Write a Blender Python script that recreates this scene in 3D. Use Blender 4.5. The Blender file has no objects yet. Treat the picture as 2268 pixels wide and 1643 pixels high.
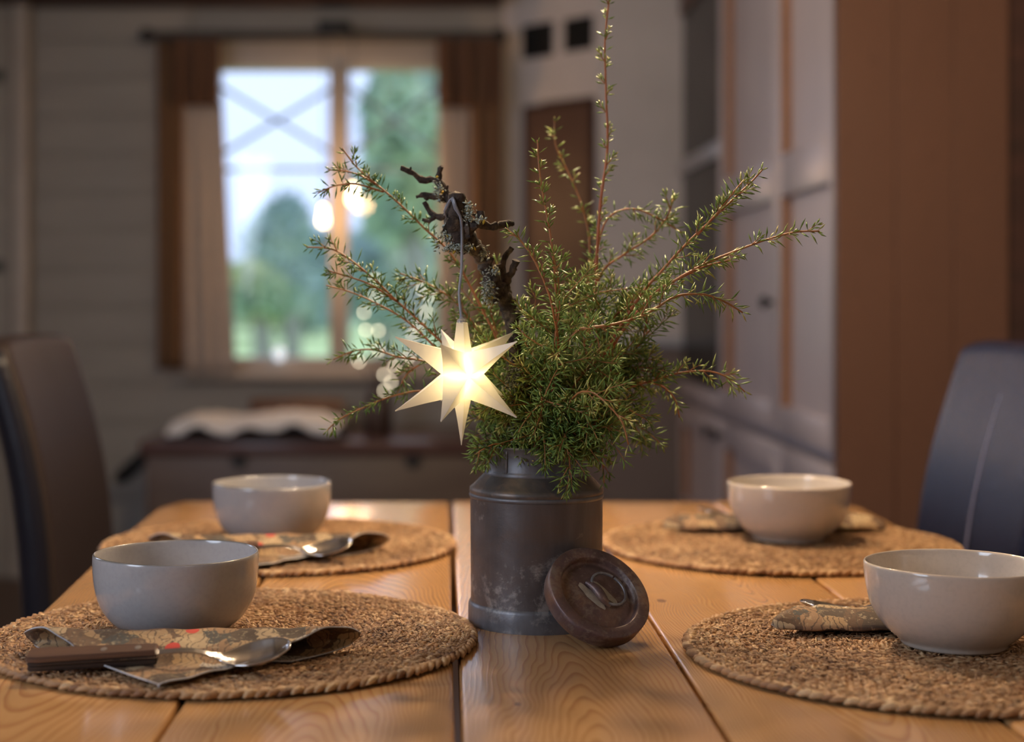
import bpy, bmesh, math, random
import numpy as np
from mathutils import Vector, Matrix, noise
R = math.radians
random.seed(7)
rng = np.random.default_rng(7)
scene = bpy.context.scene
COL = scene.collection
F, CX, CY, CZ, TZ = 3500.0, 985.0, 665.0, 1.04, 0.75     # focal length in px, principal axis, camera height, table height

# ---------------------------------------------------------------- camera
cam_d = bpy.data.cameras.new('camera'); cam = bpy.data.objects.new('camera', cam_d); COL.objects.link(cam)
cam.location = (0, 0, CZ); cam.rotation_euler = (R(90), 0, 0)
cam_d.sensor_width = 36; cam_d.lens = F / 2268 * 36
cam_d.shift_x = (1134 - CX) / 2268; cam_d.shift_y = -(821.5 - CY) / 2268
cam_d.dof.use_dof = True; cam_d.dof.focus_distance = 1.335; cam_d.dof.aperture_fstop = 3.2
cam_d.clip_start = 0.02; cam_d.clip_end = 300
scene.camera = cam
# ---------------------------------------------------------------- world, lights, exposure
w = bpy.data.worlds.new('overcast_sky'); scene.world = w; w.use_nodes = True
wn = w.node_tree.nodes; wl = w.node_tree.links
bg = wn['Background']; bg.inputs['Strength'].default_value = 0.97
tc = wn.new('ShaderNodeTexCoord'); sp = wn.new('ShaderNodeSeparateXYZ'); wl.new(tc.outputs['Generated'], sp.inputs[0])
rp = wn.new('ShaderNodeValToRGB'); wl.new(sp.outputs['Z'], rp.inputs[0]); wl.new(rp.outputs[0], bg.inputs['Color'])
rp.color_ramp.elements[0].position = 0.0; rp.color_ramp.elements[0].color = (0.72, 0.87, 1.20, 1)
rp.color_ramp.elements[1].position = 0.6; rp.color_ramp.elements[1].color = (0.80, 0.94, 1.20, 1)
scene.view_settings.view_transform = 'Standard'; scene.view_settings.look = 'None'
scene.view_settings.gamma = 1.0; scene.view_settings.use_curve_mapping = False
scene.view_settings.exposure = 0.45

def light(name, kind, loc, power, color, size=0.05, size_y=None, target=None):
    ld = bpy.data.lights.new(name, kind); lo = bpy.data.objects.new(name, ld); COL.objects.link(lo)
    lo.location = loc; ld.energy = power; ld.color = color
    if kind == 'AREA':
        ld.size = size
        if size_y: ld.shape = 'RECTANGLE'; ld.size_y = size_y
    else: ld.shadow_soft_size = size
    if target: lo.rotation_euler = (Vector(target) - Vector(loc)).to_track_quat('-Z', 'Y').to_euler()
    return lo
XLW = -1.93
# pendant bulbs over the table (above the frame)
for (lx, ly) in ((0.02, 1.86), (0.24, 1.78), (0.12, 2.06)):
    light('pendant_bulb_light', 'POINT', (lx, ly, 1.62), 13.5, (1.0, 0.74, 0.47), 0.018)
# the room's other window, behind and to the left of the camera
light('side_window_light', 'AREA', (-1.75, 0.2, 1.6), 21, (0.72, 0.82, 1.0), 0.9, 1.1, (0.0, 1.9, 0.85))
light('left_blue_fill', 'AREA', (XLW, 3.1, 1.45), 10, (0.66, 0.76, 1.0), 0.8, 1.0, (0.8, 3.3, 1.1))  # added bluish fill for the cabinet front and right chair, no window there
# the window itself as sky portal
pl = light('window_portal', 'AREA', (-0.44, 6.2, 1.37), 1, (1, 1, 1), 0.95, 1.25, (-0.44, 0, 1.37)); pl.data.cycles.is_portal = True
# unseen warm fill light for the back of the room
light('room_warm_fill', 'POINT', (0.2, 3.6, 2.1), 2.6, (1.0, 0.80, 0.60), 0.15)
light('rear_warm_fill', 'POINT', (0.9, -0.6, 2.2), 6, (1.0, 0.76, 0.55), 0.2)  # added warm fill behind the camera, not a known lamp

def P(x, y, d): return Vector(((x - CX) * d / F, d, CZ - (y - CY) * d / F))
def PT(x, y, h=0.0):
    d = F * (CZ - TZ - h) / (y - CY); return Vector(((x - CX) * d / F, d, TZ + h))

# ---------------------------------------------------------------- material helpers
def s2l(c): return tuple(((v / 12.92) if v <= 0.04045 else ((v + 0.055) / 1.055) ** 2.4) for v in c)
class NT:
    def __init__(s, name):
        s.m = bpy.data.materials.new(name); s.m.use_nodes = True; s.n = s.m.node_tree.nodes; s.l = s.m.node_tree.links
        s.b = s.n['Principled BSDF']; s.out = s.n['Material Output']
    def node(s, t, **kw):
        x = s.n.new(t)
        for k, v in kw.items():
            if k.startswith('_'): setattr(x, k[1:], v)
            else:
                key = int(k[1:]) if k[0] == 'i' and k[1:].isdigit() else k
                inp = x.inputs[key]
                if hasattr(v, 'is_linked') or hasattr(v, 'links'): s.l.new(v, inp)
                else: inp.default_value = v
        return x
    def math(s, op, a, b=0.0, c=None):
        kw = dict(_operation=op, i0=a, i1=b)
        if c is not None: kw['i2'] = c
        return s.node('ShaderNodeMath', **kw).outputs[0]
    def mix(s, f, a, b, bt='MIX'):
        x = s.n.new('ShaderNodeMix'); x.data_type = 'RGBA'; x.blend_type = bt
        for i, v in ((0, f), (6, a), (7, b)):
            if hasattr(v, 'links'): s.l.new(v, x.inputs[i])
            elif i == 0: x.inputs[0].default_value = v
            else: x.inputs[i].default_value = tuple(v)[:3] + (1,)
        return x.outputs[2]
    def ramp(s, f, stops):
        x = s.n.new('ShaderNodeValToRGB'); s.l.new(f, x.inputs[0]); e = x.color_ramp.elements
        while len(e) < len(stops): e.new(0.5)
        for i, (p, c) in enumerate(stops):
            e[i].position = p; e[i].color = tuple(c)[:3] + (1,) if hasattr(c, '__len__') else (c, c, c, 1)
        return x.outputs[0]
    def coords(s, scale=(1, 1, 1), kind='Object', loc=(0, 0, 0)):
        t = s.n.new('ShaderNodeTexCoord'); m = s.n.new('ShaderNodeMapping'); s.l.new(t.outputs[kind], m.inputs[0])
        m.inputs['Scale'].default_value = scale; m.inputs['Location'].default_value = loc; return m.outputs[0]
    def noise(s, vec, scale=5, detail=3, rough=0.5, dist=0.0):
        return s.node('ShaderNodeTexNoise', Vector=vec, Scale=scale, Detail=detail, Roughness=rough, Distortion=dist).outputs['Fac']
    def bump(s, h, dist=0.001, strength=1.0):
        b = s.node('ShaderNodeBump', Height=h, Distance=dist, Strength=strength); s.l.new(b.outputs[0], s.b.inputs['Normal'])
    def set(s, **kw):
        for k, v in kw.items():
            k = k.replace('_', ' ')
            i = s.b.inputs[k]
            if hasattr(v, 'links'): s.l.new(v, i)
            else: i.default_value = (tuple(v)[:3] + (1,)) if (hasattr(v, '__len__') and len(v) == 3 and 'Color' in k or k.startswith('Base')) and hasattr(v, '__len__') else v
        return s

def simple(name, c1, c2=None, scale=20, rough=0.6, metal=0.0, bump=0.0, stretch=(1, 1, 1), **kw):
    t = NT(name); c2 = c2 or tuple(v * 0.8 for v in c1)
    v = t.coords(stretch); n = t.noise(v, scale, 4, 0.6)
    f = t.ramp(n, [(0.3, 0.0), (0.7, 1.0)])
    t.set(Base_Color=t.mix(f, c1, c2), Roughness=rough, Metallic=metal, **kw)
    if bump: t.bump(n, bump)
    return t.m

def pine(name, x0, y0, K=330, b=0.10, early=(0.66, 0.375, 0.155), late=(0.32, 0.115, 0.032), rough=0.23, knots=(), zmode=False, warp=0.006, amt=0.95):
    """plain-sawn board running along Y: growth rings of a tapering trunk cut by the board's face"""
    t = NT(name); v = t.coords()
    s = t.node('ShaderNodeSeparateXYZ', Vector=v)
    ax, ay = (s.outputs[0], s.outputs[1]) if not zmode else (s.outputs[0], s.outputs[2])
    vv = t.coords((9, 2.2, 9) if not zmode else (9, 9, 1.5)); n1 = t.noise(vv, 1.6, 3, 0.5)
    vs = t.coords((1, 0.25, 1) if not zmode else (1, 1, 0.2)); n2 = t.noise(vs, 11, 1, 0.4)
    dx = t.math('MULTIPLY', t.math('SUBTRACT', n1, 0.5), warp * 8)
    dx2 = t.math('MULTIPLY', t.math('SUBTRACT', n2, 0.5), warp * 0.9)
    x = t.math('ADD', t.math('ADD', t.math('SUBTRACT', ax, x0), dx), dx2)
    y = t.math('MULTIPLY', t.math('SUBTRACT', ay, y0), b)
    r = t.math('SQRT', t.math('ADD', t.math('ADD', t.math('MULTIPLY', x, x), t.math('MULTIPLY', y, y)), 0.00001))
    # knots bend the rings
    kmask = None
    for (kx, ky, kr) in knots:
        ex = t.math('SUBTRACT', ax, kx); ey = t.math('MULTIPLY', t.math('SUBTRACT', ay, ky), 0.6)
        q = t.math('ADD', t.math('MULTIPLY', ex, ex), t.math('MULTIPLY', ey, ey))
        g = t.math('EXPONENT', t.math('MULTIPLY', q, -1 / (2 * (kr * 2.2) ** 2)))
        r = t.math('ADD', r, t.math('MULTIPLY', g, kr * 1.4))
        km = t.math('LESS_THAN', q, kr * kr * 0.2); kmask = km if kmask is None else t.math('MAXIMUM', kmask, km)
    ph = t.math('MULTIPLY', r, K)
    fr = t.math('FRACT', ph)
    late_f = t.ramp(fr, [(0.0, 0.0), (0.50, 0.10), (0.82, 0.9), (0.90, 1.0), (0.97, 0.15), (1.0, 0.0)])
    n3 = t.noise(t.coords((1, 0.3, 1) if not zmode else (1, 1, .3)), 7, 3, 0.6)
    a = t.math('MULTIPLY', late_f, t.math('MULTIPLY', t.math('ADD', n3, 0.25), amt))
    col = t.mix(a, early, late)
    big = t.noise(t.coords((2, 0.7, 2) if not zmode else (2, 2, .7)), 3, 2, 0.5)
    col = t.mix(t.math('MULTIPLY', big, 0.55), col, tuple(e * 0.62 for e in early))
    fine = t.noise(t.coords((400, 12, 400) if not zmode else (400, 400, 12)), 1, 2, 0.6)
    col = t.mix(t.math('MULTIPLY', fine, 0.22), col, late)
    if kmask is not None: col = t.mix(t.math('MULTIPLY', kmask, 0.7), col, (0.16, 0.055, 0.02))
    rn = t.noise(t.coords((3, 3, 3)), 6, 3, 0.6)
    t.set(Base_Color=col, Roughness=t.math('MULTIPLY_ADD', rn, 0.12, rough - 0.06), Coat_Weight=0.0 if zmode else 0.5, Coat_Roughness=0.14)
    t.bump(t.math('ADD', t.math('MULTIPLY', late_f, 0.4), t.math('MULTIPLY', rn, 0.8)), 0.0003, 0.5)
    return t.m

# ---------------------------------------------------------------- object helpers
def tag(o, label=None, cat=None, group=None, kind=None):
    if label: o['label'] = label
    if cat: o['category'] = cat
    if group: o['group'] = group
    if kind: o['kind'] = kind
    return o
def thing(name, label, cat, loc=(0, 0, 0), rz=0.0, group=None):
    o = bpy.data.objects.new(name, None); COL.objects.link(o); o.empty_display_size = 0.05
    o.location = loc; o.rotation_euler = (0, 0, rz); return tag(o, label, cat, group)
def link(name, me, parent=None, m=None, loc=None):
    o = bpy.data.objects.new(name, me); COL.objects.link(o)
    if m and not me.materials: me.materials.append(m)
    if parent: o.parent = parent
    if loc is not None: o.location = loc
    return o
def from_bm(name, bm, m, parent=None, smooth=True, loc=None, angle=40):
    me = bpy.data.meshes.new(name); bmesh.ops.recalc_face_normals(bm, faces=bm.faces[:]); bm.to_mesh(me); bm.free()
    if smooth:
        me.polygons.foreach_set('use_smooth', [True] * len(me.polygons)); me.set_sharp_from_angle(angle=R(angle))
    return link(name, me, parent, m, loc)
def box_bm(x0, x1, y0, y1, z0, z1, bev=0.0, seg=2, bm=None):
    b = bm or bmesh.new()
    r = bmesh.ops.create_cube(b, size=1.0)
    for v in r['verts']:
        v.co = Vector(((x0 + x1) / 2 + v.co.x * (x1 - x0), (y0 + y1) / 2 + v.co.y * (y1 - y0), (z0 + z1) / 2 + v.co.z * (z1 - z0)))
    if bev:
        es = list({e for v in r['verts'] for e in v.link_edges})
        bmesh.ops.bevel(b, geom=es, offset=bev, segments=seg, affect='EDGES', profile=0.5)
    return b
def box(name, x0, x1, y0, y1, z0, z1, m, parent=None, bev=0.0, seg=2):
    return from_bm(name, box_bm(x0, x1, y0, y1, z0, z1, bev, seg), m, parent)
def lathe_bm(prof, n=64, bm=None):
    b = bm or bmesh.new(); rings = []
    for (r, z) in prof:
        if r < 1e-6: rings.append([b.verts.new((0, 0, z))])
        else: rings.append([b.verts.new((r * math.cos(2 * math.pi * i / n), r * math.sin(2 * math.pi * i / n), z)) for i in range(n)])
    for a, c in zip(rings, rings[1:]):
        for i in range(n):
            j = (i + 1) % n
            if len(a) == 1 and len(c) == 1: continue
            if len(a) == 1: b.faces.new((a[0], c[i], c[j]))
            elif len(c) == 1: b.faces.new((a[i], a[j], c[0]))
            else: b.faces.new((a[i], a[j], c[j], c[i]))
    return b
def lathe(name, prof, m, parent=None, n=64, loc=None): return from_bm(name, lathe_bm(prof, n), m, parent, loc=loc, angle=50)
def frames(pts):
    T = []
    for i in range(len(pts)):
        a = pts[max(i - 1, 0)]; c = pts[min(i + 1, len(pts) - 1)]; T.append((c - a).normalized())
    up = Vector((0, 0, 1)) if abs(T[0].z) < 0.9 else Vector((1, 0, 0))
    N = [T[0].cross(up).normalized()]
    for i in range(1, len(pts)):
        n = N[-1] - T[i] * N[-1].dot(T[i]); N.append(n.normalized() if n.length > 1e-6 else N[-1])
    return T, N
def tube_bm(pts, rad, sides=8, bm=None, jitter=0.0):
    b = bm or bmesh.new(); pts = [Vector(p) for p in pts]
    T, N = frames(pts); rings = []
    for i, p in enumerate(pts):
        r = rad[i] if hasattr(rad, '__len__') else rad; B = T[i].cross(N[i])
        ring = []
        for k in range(sides):
            a = 2 * math.pi * k / sides; rr = r * (1 + jitter * random.uniform(-1, 1))
            ring.append(b.verts.new(p + (N[i] * math.cos(a) + B * math.sin(a)) * rr))
        rings.append(ring)
    for a, c in zip(rings, rings[1:]):
        for k in range(sides): b.faces.new((a[k], a[(k + 1) % sides], c[(k + 1) % sides], c[k]))
    b.faces.new(rings[0][::-1]); b.faces.new(rings[-1]); return b
def catmull(pts, step):
    pts = [Vector(p) for p in pts]; q = [pts[0] * 2 - pts[1]] + pts + [pts[-1] * 2 - pts[-2]]; out = []
    for i in range(1, len(q) - 2):
        p0, p1, p2, p3 = q[i - 1:i + 3]; n = max(2, int((p2 - p1).length / step))
        for k in range(n):
            t = k / n
            out.append(0.5 * ((2 * p1) + (p2 - p0) * t + (2 * p0 - 5 * p1 + 4 * p2 - p3) * t * t + (3 * p1 - p0 - 3 * p2 + p3) * t ** 3))
    out.append(pts[-1]); return out
def copy_tree(o, parent=None):
    c = o.copy(); COL.objects.link(c)
    if parent: c.parent = parent
    for ch in o.children: copy_tree(ch, c)
    return c

# ---------------------------------------------------------------- materials
M = {}
M['wall'] = simple('painted_board', (0.345, 0.32, 0.29), (0.30, 0.275, 0.25), 3, 0.55, stretch=(1, 1, 4), bump=0.001)
M['plaster'] = simple('white_plaster', (0.68, 0.63, 0.62), (0.60, 0.56, 0.55), 4, 0.7, bump=0.002)
M['trim'] = simple('painted_trim', (0.46, 0.42, 0.38), (0.40, 0.36, 0.33), 6, 0.45)
M['ceiling'] = simple('ceiling_board', (0.30, 0.25, 0.2), None, 4, 0.7)
M['floor'] = simple('floor_board', (0.11, 0.06, 0.035), (0.07, 0.035, 0.02), 6, 0.4, stretch=(6, 0.6, 1))
M['beam'] = simple('dark_beam', (0.06, 0.022, 0.014), (0.03, 0.012, 0.008), 8, 0.6, stretch=(0.4, 4, 4))
M['cab_white'] = simple('cabinet_paint', (0.50, 0.44, 0.455), (0.45, 0.395, 0.41), 5, 0.34, stretch=(1, 1, .3))
M['recess'] = simple('brown_recess_edge', (0.26, 0.12, 0.055), (0.2, 0.09, 0.04), 20, 0.5)  # brown of the door recess edges
M['black'] = simple('black_iron', (0.012, 0.012, 0.012), (0.02, 0.02, 0.02), 30, 0.5, 0.3)
M['void'] = simple('opening_shade', (0.006, 0.006, 0.006), None, 10, 0.9)  # near-black colour stands in for the shade inside the stove openings
M['brown_door'] = simple('brown_hatch', (0.13, 0.068, 0.047), (0.1, 0.055, 0.04), 5, 0.5)
M['stove_base'] = simple('stove_base_paint', (0.20, 0.155, 0.14), (0.17, 0.13, 0.12), 4, 0.5)
M['chest'] = simple('chest_wood', (0.135, 0.09, 0.066), (0.10, 0.062, 0.046), 6, 0.45, stretch=(0.5, 3, 3))
M['chest_lid'] = simple('chest_lid_wood', (0.12, 0.06, 0.05), (0.08, 0.04, 0.035), 6, 0.2, stretch=(0.5, 3, 3))
M['darkglass'] = simple('dark_glass', (0.010, 0.010, 0.010), (0.02, 0.018, 0.016), 4, 0.25, Specular_IOR_Level=0.12)
M['shelf'] = simple('pale_shelf', (0.42, 0.44, 0.5), None, 6, 0.3)
M['curtain_brown'] = simple('brown_linen', (0.20, 0.115, 0.06), (0.15, 0.08, 0.042), 60, 0.9, bump=0.0006)
M['curtain_dark'] = simple('dark_brown_linen', (0.13, 0.066, 0.038), (0.10, 0.05, 0.028), 60, 0.9, bump=0.0006)
M['wool'] = simple('pale_wool', (0.93, 0.94, 0.96), (0.84, 0.85, 0.88), 30, 0.95, bump=0.004)
M['dark_cloth'] = simple('dark_cloth', (0.03, 0.022, 0.022), None, 30, 0.9)
M['vase'] = simple('brown_glazed_clay', (0.07, 0.04, 0.028), (0.05, 0.028, 0.02), 9, 0.35)
M['twig'] = simple('brown_twig', (0.07, 0.035, 0.02), (0.04, 0.02, 0.012), 60, 0.8)
M['lawn'] = simple('lawn', (0.66, 0.80, 0.34), (0.54, 0.70, 0.32), 0.6, 0.9)
M['foliage'] = None
M['garden_trunk'] = simple('pale_trunk', (0.34, 0.33, 0.28), (0.26, 0.26, 0.22), 8, 0.9)
def leafy(name, c1, c2, c3):
    t = NT(name); a = t.node('ShaderNodeAttribute', _attribute_name='tint').outputs['Fac']
    t.set(Base_Color=t.ramp(a, [(0.0, c1), (0.5, c2), (1.0, c3)]), Roughness=0.7)
    t.set(Subsurface_Weight=0.0); return t.m
M['tree_green'] = leafy('tree_leaves', (0.32, 0.46, 0.36), (0.46, 0.60, 0.42), (0.66, 0.68, 0.38))  # outdoor haze is mixed into both leaf colours as a pale bluish tint
M['tree_hazed'] = leafy('hazed_leaves', (0.36, 0.50, 0.50), (0.48, 0.60, 0.56), (0.62, 0.64, 0.40))
# lace curtain: woven, lets light through
t = NT('lace'); v = t.coords((1, 1, 1)); n = t.noise(v, 30, 3, 0.6)
t.set(Base_Color=t.mix(n, (0.60, 0.54, 0.50), (0.42, 0.35, 0.31)), Roughness=0.9)
tr = t.node('ShaderNodeBsdfTranslucent', Color=(0.6, 0.55, 0.5, 1)); mx = t.node('ShaderNodeMixShader', Fac=0.22)
t.l.new(t.b.outputs[0], mx.inputs[1]); t.l.new(tr.outputs[0], mx.inputs[2]); t.l.new(mx.outputs[0], t.out.inputs[0]); M['lace'] = t.m
t = NT('window_glass'); t.set(Base_Color=(1, 1, 1), Roughness=0.0, Transmission_Weight=1.0, IOR=1.1); M['glass'] = t.m
# thin pane that lets light straight through
g = NT('pane_glass'); tr = g.node('ShaderNodeBsdfTransparent', Color=(0.97, 0.98, 1.0, 1)); gl = g.node('ShaderNodeBsdfGlossy', Roughness=0.02)
fr = g.node('ShaderNodeFresnel', IOR=1.4); mx = g.node('ShaderNodeMixShader', Fac=fr.outputs[0])
g.l.new(tr.outputs[0], mx.inputs[1]); g.l.new(gl.outputs[0], mx.inputs[2]); g.l.new(mx.outputs[0], g.out.inputs[0]); M['pane'] = g.m
def emis(name, col, st, base=(0.8, 0.8, 0.8)):
    t = NT(name); t.set(Base_Color=base, Roughness=0.3, Emission_Color=col, Emission_Strength=st); return t.m
M['bulb'] = emis('warm_bulb', (1.0, 0.70, 0.34), 10)
M['led'] = emis('fairy_led', (1.0, 0.86, 0.60), 7.5)
M['clear_cord'] = NT('clear_cord').set(Base_Color=(0.42, 0.42, 0.47), Roughness=0.16, Transmission_Weight=0.5, IOR=1.4).m
M['wire'] = simple('thin_wire', (0.05, 0.06, 0.04), None, 20, 0.5)
# pines
PW = [(-0.30, 1.9, ()), (-0.09, 0.62, ()), (0.098, 0.98, ((0.052, 1.135, 0.006),)), (0.30, 1.75, ((0.21, 1.53, 0.010),)), (0.50, 1.2, ())]
M['plank'] = [pine('pine_plank_%s' % 'abcde'[i], x0, y0, K=(300, 340, 260, 360, 320)[i], b=(.08, .10, .105, .07, .09)[i], knots=k) for i, (x0, y0, k) in enumerate(PW)]
M['pine_panel'] = pine('pine_end_panel', 0.95, 1.0, K=160, b=0.02, early=(0.145, 0.067, 0.040), late=(0.085, 0.037, 0.022), rough=0.5, zmode=True, warp=0.02, amt=0.6)
# ceramics
def glaze(name, body, rim_c, rim_z, speck=0.0, rough=0.18):
    t = NT(name); v = t.coords(); s = t.node('ShaderNodeSeparateXYZ', Vector=v)
    n = t.noise(t.coords((1, 1, 1)), 22, 4, 0.6); nf = t.noise(v, 260, 3, 0.6)
    col = t.mix(t.ramp(n, [(0.3, 0.0), (0.75, 0.5)]), body, tuple(c * 0.84 for c in body))
    col = t.mix(t.math('MULTIPLY', t.ramp(nf, [(0.45, 0.0), (0.8, 1.0)]), 0.25), col, tuple(c * 0.6 for c in body))
    rz = t.math('ADD', s.outputs[2], t.math('MULTIPLY', t.math('SUBTRACT', n, 0.5), 0.002))
    rf = t.node('ShaderNodeMapRange', Value=rz); rf.inputs[1].default_value = rim_z; rf.inputs[2].default_value = rim_z + 0.0016
    col = t.mix(t.math('MULTIPLY', rf.outputs[0], 0.92), col, rim_c)
    if speck:
        vo = t.node('ShaderNodeTexVoronoi', Vector=v, Scale=38.0); vo.inputs['Randomness'].default_value = 1.0
        wn_ = t.node('ShaderNodeSeparateColor', Color=vo.outputs['Color'])
        sz = t.math('MULTIPLY', t.math('GREATER_THAN', wn_.outputs[0], 1 - speck), t.math('LESS_THAN', vo.outputs['Distance'], 0.065))
        col = t.mix(sz, col, (0.05, 0.03, 0.02))
    t.set(Base_Color=col, Roughness=rough, Specular_IOR_Level=0.55, Coat_Weight=0.35, Coat_Roughness=0.06)
    t.bump(n, 0.0006, 0.25); return t.m
M['grey_glaze'] = glaze('grey_white_glaze', (0.42, 0.405, 0.41), (0.085, 0.07, 0.045), 0.0660, 0.0, 0.17)
M['cream_glaze'] = glaze('cream_glaze', (0.56, 0.50, 0.44), (0.62, 0.52, 0.42), 0.0655, 0.35, 0.13)
# tarnished tin
def tin(name, dark, light_, rust, sc=1.0, rustamt=0.4, band=None):
    t = NT(name); v = t.coords()
    a = t.noise(v, 26 * sc, 6, 0.7, 0.6); bst = t.noise(t.coords((1, 1, 0.12)), 60 * sc, 3, 0.6)
    c = t.noise(v, 160 * sc, 4, 0.7); d = t.noise(v, 9 * sc, 4, 0.6, 1.0)
    col = t.mix(t.ramp(d, [(0.35, 0.0), (0.65, 1.0)]), dark, tuple(x * 1.9 for x in dark))
    col = t.mix(t.math('MULTIPLY', t.ramp(bst, [(0.4, 0.0), (0.7, 1.0)]), 0.35), col, tuple(x * 0.45 for x in dark))
    s = t.node('ShaderNodeSeparateXYZ', Vector=v)
    zone = t.node('ShaderNodeMapRange', Value=s.outputs[2]); zone.inputs[1].default_value = 0.085; zone.inputs[2].default_value = 0.03
    z0 = t.math('MULTIPLY', zone.outputs[0], 0.085)
    m = t.ramp(t.math('ADD', t.math('ADD', t.math('MULTIPLY', a, 0.62), t.math('MULTIPLY', c, 0.38)), z0), [(0.575, 0.0), (0.67, 1.0)])
    col = t.mix(t.math('MULTIPLY', m, 0.8), col, light_)
    r = t.ramp(t.noise(t.coords(loc=(3, 1, 2)), 18 * sc, 5, 0.65, 0.5), [(0.5, 0.0), (0.68, 1.0)])
    col = t.mix(t.math('MULTIPLY', r, rustamt), col, rust)
    t.set(Base_Color=col, Metallic=0.45, Roughness=t.math('MULTIPLY_ADD', a, 0.35, 0.28))
    t.bump(t.math('ADD', a, t.math('MULTIPLY', c, 0.5)), 0.0008, 0.4); return t.m
M['tin'] = tin('tarnished_tin', (0.092, 0.079, 0.078), (0.33, 0.30, 0.28), (0.13, 0.08, 0.055))
M['tin_shoulder'] = tin('stained_tin_shoulder', (0.085, 0.075, 0.07), (0.33, 0.26, 0.2), (0.24, 0.155, 0.105), sc=.9, rustamt=0.85)
M['tin_bright'] = tin('grey_tin_band', (0.115, 0.115, 0.125), (0.3, 0.29, 0.28), (0.10, 0.06, 0.045), rustamt=0.5)
M['tin_rust'] = tin('rusty_tin', (0.10, 0.064, 0.062), (0.24, 0.19, 0.16), (0.24, 0.13, 0.075), sc=1.5, rustamt=0.7)
M['solder'] = simple('grey_solder', (0.46, 0.44, 0.39), (0.28, 0.25, 0.21), 90, 0.4, 0.5, bump=0.0005)
M['steel'] = simple('polished_steel', (0.62, 0.60, 0.60), (0.52, 0.5, 0.5), 50, 0.13, 1.0)
M['handle_wood'] = simple('spoon_handle_wood', (0.13, 0.07, 0.045), (0.08, 0.042, 0.03), 40, 0.36, stretch=(0.15, 6, 6))
M['handle_dark'] = simple('spoon_handle_core', (0.022, 0.014, 0.012), (0.05, 0.03, 0.022), 60, 0.4, stretch=(0.05, 1, 12))
M['rivet'] = simple('rivet_metal', (0.55, 0.52, 0.5), None, 40, 0.35, 0.9)
# leather
def leather(name, c, rough):
    t = NT(name); v = t.coords(); n = t.noise(v, 5, 3, 0.5); f = t.node('ShaderNodeTexVoronoi', Vector=v, Scale=320.0).outputs['Distance']
    t.set(Base_Color=t.mix(n, c, tuple(x * 0.7 for x in c)), Roughness=rough, Specular_IOR_Level=0.28)
    t.bump(t.math('ADD', t.math('MULTIPLY', n, 6.0), f), 0.0012, 0.35); return t.m
M['leather_brown'] = leather('dark_brown_leather', (0.036, 0.024, 0.022), 0.5)
M['leather_navy'] = leather('blue_black_leather', (0.012, 0.014, 0.036), 0.25)
M['leather_edge'] = leather('black_leather_edge', (0.014, 0.014, 0.022), 0.26)
M['seam_thread'] = simple('seam_thread', (0.16, 0.16, 0.26), None, 40, 0.5)
# seagrass
def attr_ramp(name, stops, rough, nscale=0, bump=0):
    t = NT(name); a = t.node('ShaderNodeAttribute', _attribute_name='tint').outputs['Fac']
    col = t.ramp(a, stops)
    if nscale:
        n = t.noise(t.coords(), nscale, 3, 0.6); col = t.mix(t.math('MULTIPLY', n, 0.5), col, tuple(c * 0.45 for c in stops[0][1]))
        if bump: t.bump(n, bump)
    t.set(Base_Color=col, Roughness=rough); return t
M['straw'] = attr_ramp('braided_seagrass', [(0.0, (0.15, 0.068, 0.03)), (0.3, (0.37, 0.185, 0.08)), (0.65, (0.55, 0.32, 0.15)), (1.0, (0.80, 0.56, 0.31))], 0.6, 240, 0.0006).m
M['straw_dark'] = simple('seagrass_core', (0.13, 0.07, 0.035), None, 90, 0.9)
# juniper needles
t = attr_ramp('juniper_needles', [(0.0, (0.07, 0.15, 0.030)), (0.45, (0.17, 0.28, 0.055)), (0.8, (0.34, 0.43, 0.09)), (1.0, (0.60, 0.54, 0.18))], 0.42)
tr = t.node('ShaderNodeBsdfTranslucent', Color=(0.22, 0.34, 0.06, 1)); mx = t.node('ShaderNodeMixShader', Fac=0.18)
t.l.new(t.b.outputs[0], mx.inputs[1]); t.l.new(tr.outputs[0], mx.inputs[2]); t.l.new(mx.outputs[0], t.out.inputs[0]); M['needle'] = t.m
M['stem'] = attr_ramp('juniper_bark', [(0.0, (0.09, 0.035, 0.022)), (0.45, (0.42, 0.12, 0.045)), (1.0, (0.33, 0.165, 0.055))], 0.55).m
# lichen twig
t = NT('dead_bark'); v = t.coords(); n = t.noise(v, 130, 5, 0.7); n2 = t.noise(v, 420, 3, 0.6); n3 = t.noise(v, 45, 3, .6)
col = t.mix(t.ramp(n, [(0.4, 0.0), (0.62, 1.0)]), (0.020, 0.013, 0.010), (0.085, 0.058, 0.042))
col = t.mix(t.ramp(n3, [(0.58, 0.0), (0.68, 0.6)]), col, (0.27, 0.22, 0.15))
t.set(Base_Color=col, Roughness=0.9); t.bump(t.math('ADD', n, t.math('MULTIPLY', n2, .5)), 0.0016, 0.9); M['deadbark'] = t.m
M['lichen'] = attr_ramp('pale_lichen', [(0.0, (0.20, 0.17, 0.09)), (0.4, (0.34, 0.35, 0.27)), (0.75, (0.42, 0.47, 0.42)), (0.96, (0.5, 0.48, 0.36)), (1.0, (0.5, 0.33, 0.03))], 0.9).m
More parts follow.
